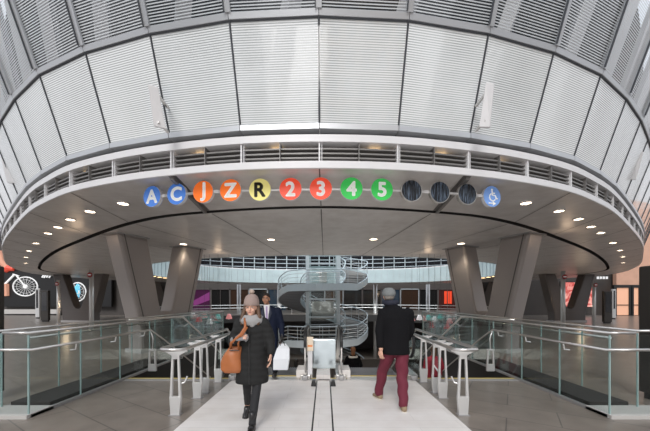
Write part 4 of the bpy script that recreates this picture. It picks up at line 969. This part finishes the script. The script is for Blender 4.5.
# ---- two people going down
def back_view(x, y, z0, h, hairm, coatm_, label, white=False, pack=None, lean=0):
    P = empty('person', (x, y, z0)); k = h/1.7; tag(P, label, 'person')
    b = Blob(); b.rings([(zz*k, 0, 0, a*k, c*k) for zz, a, c in ((.82, .14, .10), (.95, .155, .11), (1.15, .14, .10), (1.32, .17, .10), (1.40, .07, .06))])
    b.cap((0, 0, 1.38*k), (0, .01, 1.47*k), .055); head(b, (0, .01, 1.57*k), 1, .95*k)
    for s_ in (-1, 1):
        b.chain([(s_*.085*k, 0, .84*k), (s_*.09*k, .05, .47*k), (s_*.09*k, .0, .08*k), (s_*.09*k, .10, .05*k)], [.085, .06, .04, .038]); b.chain([(s_*.18*k, 0, 1.32*k), (s_*.25*k, .02, 1.06*k), (s_*.20*k, .12, .9*k)], [.055, .045, .03]); hand(b, (s_*.20*k, .12, .9*k), (0, .6, -.6), (-s_, 0, 0), s_, 30)
    b.skin('body', skin1, P, .008, 2)
    b = Blob(); b.rings([(zz*k, 0, 0, a*k, c*k) for zz, a, c in ((.74, .20, .15), (.95, .20, .15), (1.15, .20, .145), (1.30, .205, .13), (1.38, .13, .10), (1.43, .08, .08))])
    for s_ in (-1, 1): b.chain([(s_*.17*k, 0, 1.31*k), (s_*.25*k, .02, 1.07*k), (s_*.21*k, .11, .94*k)], [.08, .07, .052])
    j = b.skin('jacket', coatm_, P, .014, 3, lambda c: folds(c, .004, 15))
    b = Blob(); 
    for s_ in (-1, 1): b.chain([(s_*.085*k, 0, .84*k), (s_*.09*k, .05, .47*k), (s_*.09*k, .0, .09*k)], [.10, .075, .06])
    b.skin('trousers', mat('dark_trousers', (.02, .02, .025), .8), P, .013, 2)
    b = Blob(); b.ell((0, -.005, 1.60*k), .088*k, .10*k, .095*k); b.cap((0, -.04, 1.58*k), (0, -.06, 1.46*k), .07, .06); b.skin('hair', hairm, P, .010, 1)
    for s_ in (-1, 1): shoe(P, 'shoe', (s_*.09*k, -.02, 0), (s_*.09*k, .17, 0), bootm, bootm)
    if white: 
        b = Blob(); ps = [(.12*math.cos(t/12*6.2832), .09*math.sin(t/12*6.2832)-.02, 1.36*k) for t in range(13)]; b.chain(ps, [.035]*13, 8); b.skin('pale_collar', mat('cream_collar', (.7, .66, .58), .8), P, .012, 1)
    if pack:
        b = Blob(); b.loft([[(rx*math.cos(q2/16*6.2832), -.21+ry*math.sin(q2/16*6.2832), z*k) for q2 in range(16)] for z, rx, ry in ((.86, .11, .06), (.92, .15, .10), (1.15, .16, .11), (1.33, .13, .08), (1.38, .07, .04))])
        o = b.skin('backpack', pack, P, .013, 2); MB().tube([(-.12, -.27, 1.25*k), (0, -.33, 1.05*k), (.10, -.29, .9*k)], .022, 8).build('pale_stripe', 'white_metal', o, smooth=True)
back_view(PX(353, 9.25), 9.25, -1.43, 1.60, mat('auburn_hair', (.22, .09, .035), .6, bump=.5, bscale=100), jm_, 'person in dark jacket with pale collar riding down the right escalator', white=True)
back_view(PX(433.5, 8.0), 8.0, -1.19, 1.56, 'hairbrown', mat('maroon_jacket', (.30, .02, .035), .7), 'person in maroon jacket going down the right stair behind the trestle railing', pack=mat('wine_backpack', (.22, .015, .03), .6))
back_view(PX(296, 10.3), 10.3, -2.1, 1.70, mat('black_hair', (.015, .012, .01), .6), mat('charcoal_jacket', (.03, .03, .035), .7), 'person in charcoal jacket riding down the left escalator near the lift')

# ------------------------------------------------------------------ street buildings behind the camera (seen only as reflections)
def facade(name, x0, x1, y, h, c, win, label):
    m, nt, b = nodes(name+'_m'); tc = nt.nodes.new('ShaderNodeTexCoord'); mp = nt.nodes.new('ShaderNodeMapping'); mp.inputs['Rotation'].default_value = (R(90), 0, 0)
    br = nt.nodes.new('ShaderNodeTexBrick'); br.offset = 0; br.inputs['Scale'].default_value = 1; br.inputs['Brick Width'].default_value = 2.2; br.inputs['Row Height'].default_value = 3.2; br.inputs['Mortar Size'].default_value = .5
    br.inputs['Color1'].default_value = (*win, 1); br.inputs['Color2'].default_value = (*win, 1); br.inputs['Mortar'].default_value = (*c, 1)
    nt.links.new(tc.outputs['Object'], mp.inputs[0]); nt.links.new(mp.outputs[0], br.inputs[0]); nt.links.new(br.outputs[0], b.inputs['Base Color'])
    o = MB().box(x0, x1, y-8, y, 0, h).build(name, m); tag(o, label, 'building')
facade('street_building', 2, 26, -42, 60, (.55, .38, .24), (.12, .12, .13), 'tan stone street building reflected in the drum glass, right of centre')
facade('street_building', -55, -14, -40, 34, (.42, .44, .46), (.1, .12, .14), 'grey street building reflected in the drum glass, left of centre')
facade('street_building', 34, 80, -36, 26, (.5, .47, .43), (.14, .15, .16), 'low pale street building reflected in the right of the drum glass')

# ------------------------------------------------------------------ light
w = bpy.data.worlds.new('World'); bpy.context.scene.world = w; w.use_nodes = True; nt = w.node_tree; bg = nt.nodes['Background']
tc = nt.nodes.new('ShaderNodeTexCoord'); sp = nt.nodes.new('ShaderNodeSeparateXYZ'); nt.links.new(tc.outputs['Generated'], sp.inputs[0])
cr = nt.nodes.new('ShaderNodeValToRGB'); cr.color_ramp.elements[0].position = 0; cr.color_ramp.elements[0].color = (.62, .60, .60, 1); cr.color_ramp.elements[1].position = .6; cr.color_ramp.elements[1].color = (.88, .95, 1.05, 1)
nt.links.new(sp.outputs['Z'], cr.inputs[0]); nt.links.new(cr.outputs[0], bg.inputs[0]); bg.inputs[1].default_value = 1.15
def area(name, loc, rot, size, e, col=(1, 1, 1), sy=None):
    l = bpy.data.lights.new(name, 'AREA'); l.energy = e; l.color = col; l.size = size
    if sy: l.shape = 'RECTANGLE'; l.size_y = sy
    o = bpy.data.objects.new(name, l); C.objects.link(o); o.location = loc; o.rotation_euler = rot; return o
sun = bpy.data.lights.new('sun', 'SUN'); sun.energy = 2.3; sun.angle = R(25); sun.color = (1, .98, .95)
so = bpy.data.objects.new('sun', sun); C.objects.link(so); so.rotation_euler = (R(52), 0, R(-12))
area('soffit_fill_front', (0, -1.5, .4), (R(180-25), 0, 0), 9, 260, (1, .96, .92), 4)  # unseen upward fill, added to brighten the soffit
area('soffit_fill_below', (0, 15, -2.0), (R(180), 0, 0), 14, 420, (1, .93, .85))  # added fill with no visible source, lifts the soffit from the opening
area('atrium_skylight', (0, 23, 12), (0, 0, 0), 18, 2200, (.85, .95, 1))
for (x, y), e in zip(lights_xy[-4:], (14, 18, 18, 14)):
    l = bpy.data.lights.new('downlight', 'SPOT'); l.energy = e*3; l.color = (1, .85, .66); l.spot_size = R(110); l.spot_blend = .6; l.shadow_soft_size = .1
    o = bpy.data.objects.new('downlight', l); C.objects.link(o); o.location = (x, y, H-.05)
for sx in (-1, 1):
    for x, y, z, e in ((6.7, 8.2, 3.2, 2.5), (4.2, 12.0, 3.25, 3), (17.0, 19.8, 1.2, 22), (12, 27, 3.0, 60)):
        l = bpy.data.lights.new('warm_uplight', 'POINT'); l.energy = e; l.color = (1, .72, .48); l.shadow_soft_size = .15
        o = bpy.data.objects.new('warm_uplight', l); C.objects.link(o); o.location = (sx*x, y, z)

cam = bpy.data.cameras.new('camera'); co = bpy.data.objects.new('camera', cam); C.objects.link(co)
co.location = (CX, 0, EYE); co.rotation_euler = (R(90), 0, 0)
cam.sensor_width = 36; cam.lens = 36*F/650; cam.shift_y = (300-215.5)/650; cam.clip_start = .05; cam.clip_end = 500
bpy.context.scene.camera = co
sc = bpy.context.scene; sc.view_settings.view_transform = 'Standard'; sc.view_settings.look = 'None'; sc.view_settings.exposure = 0
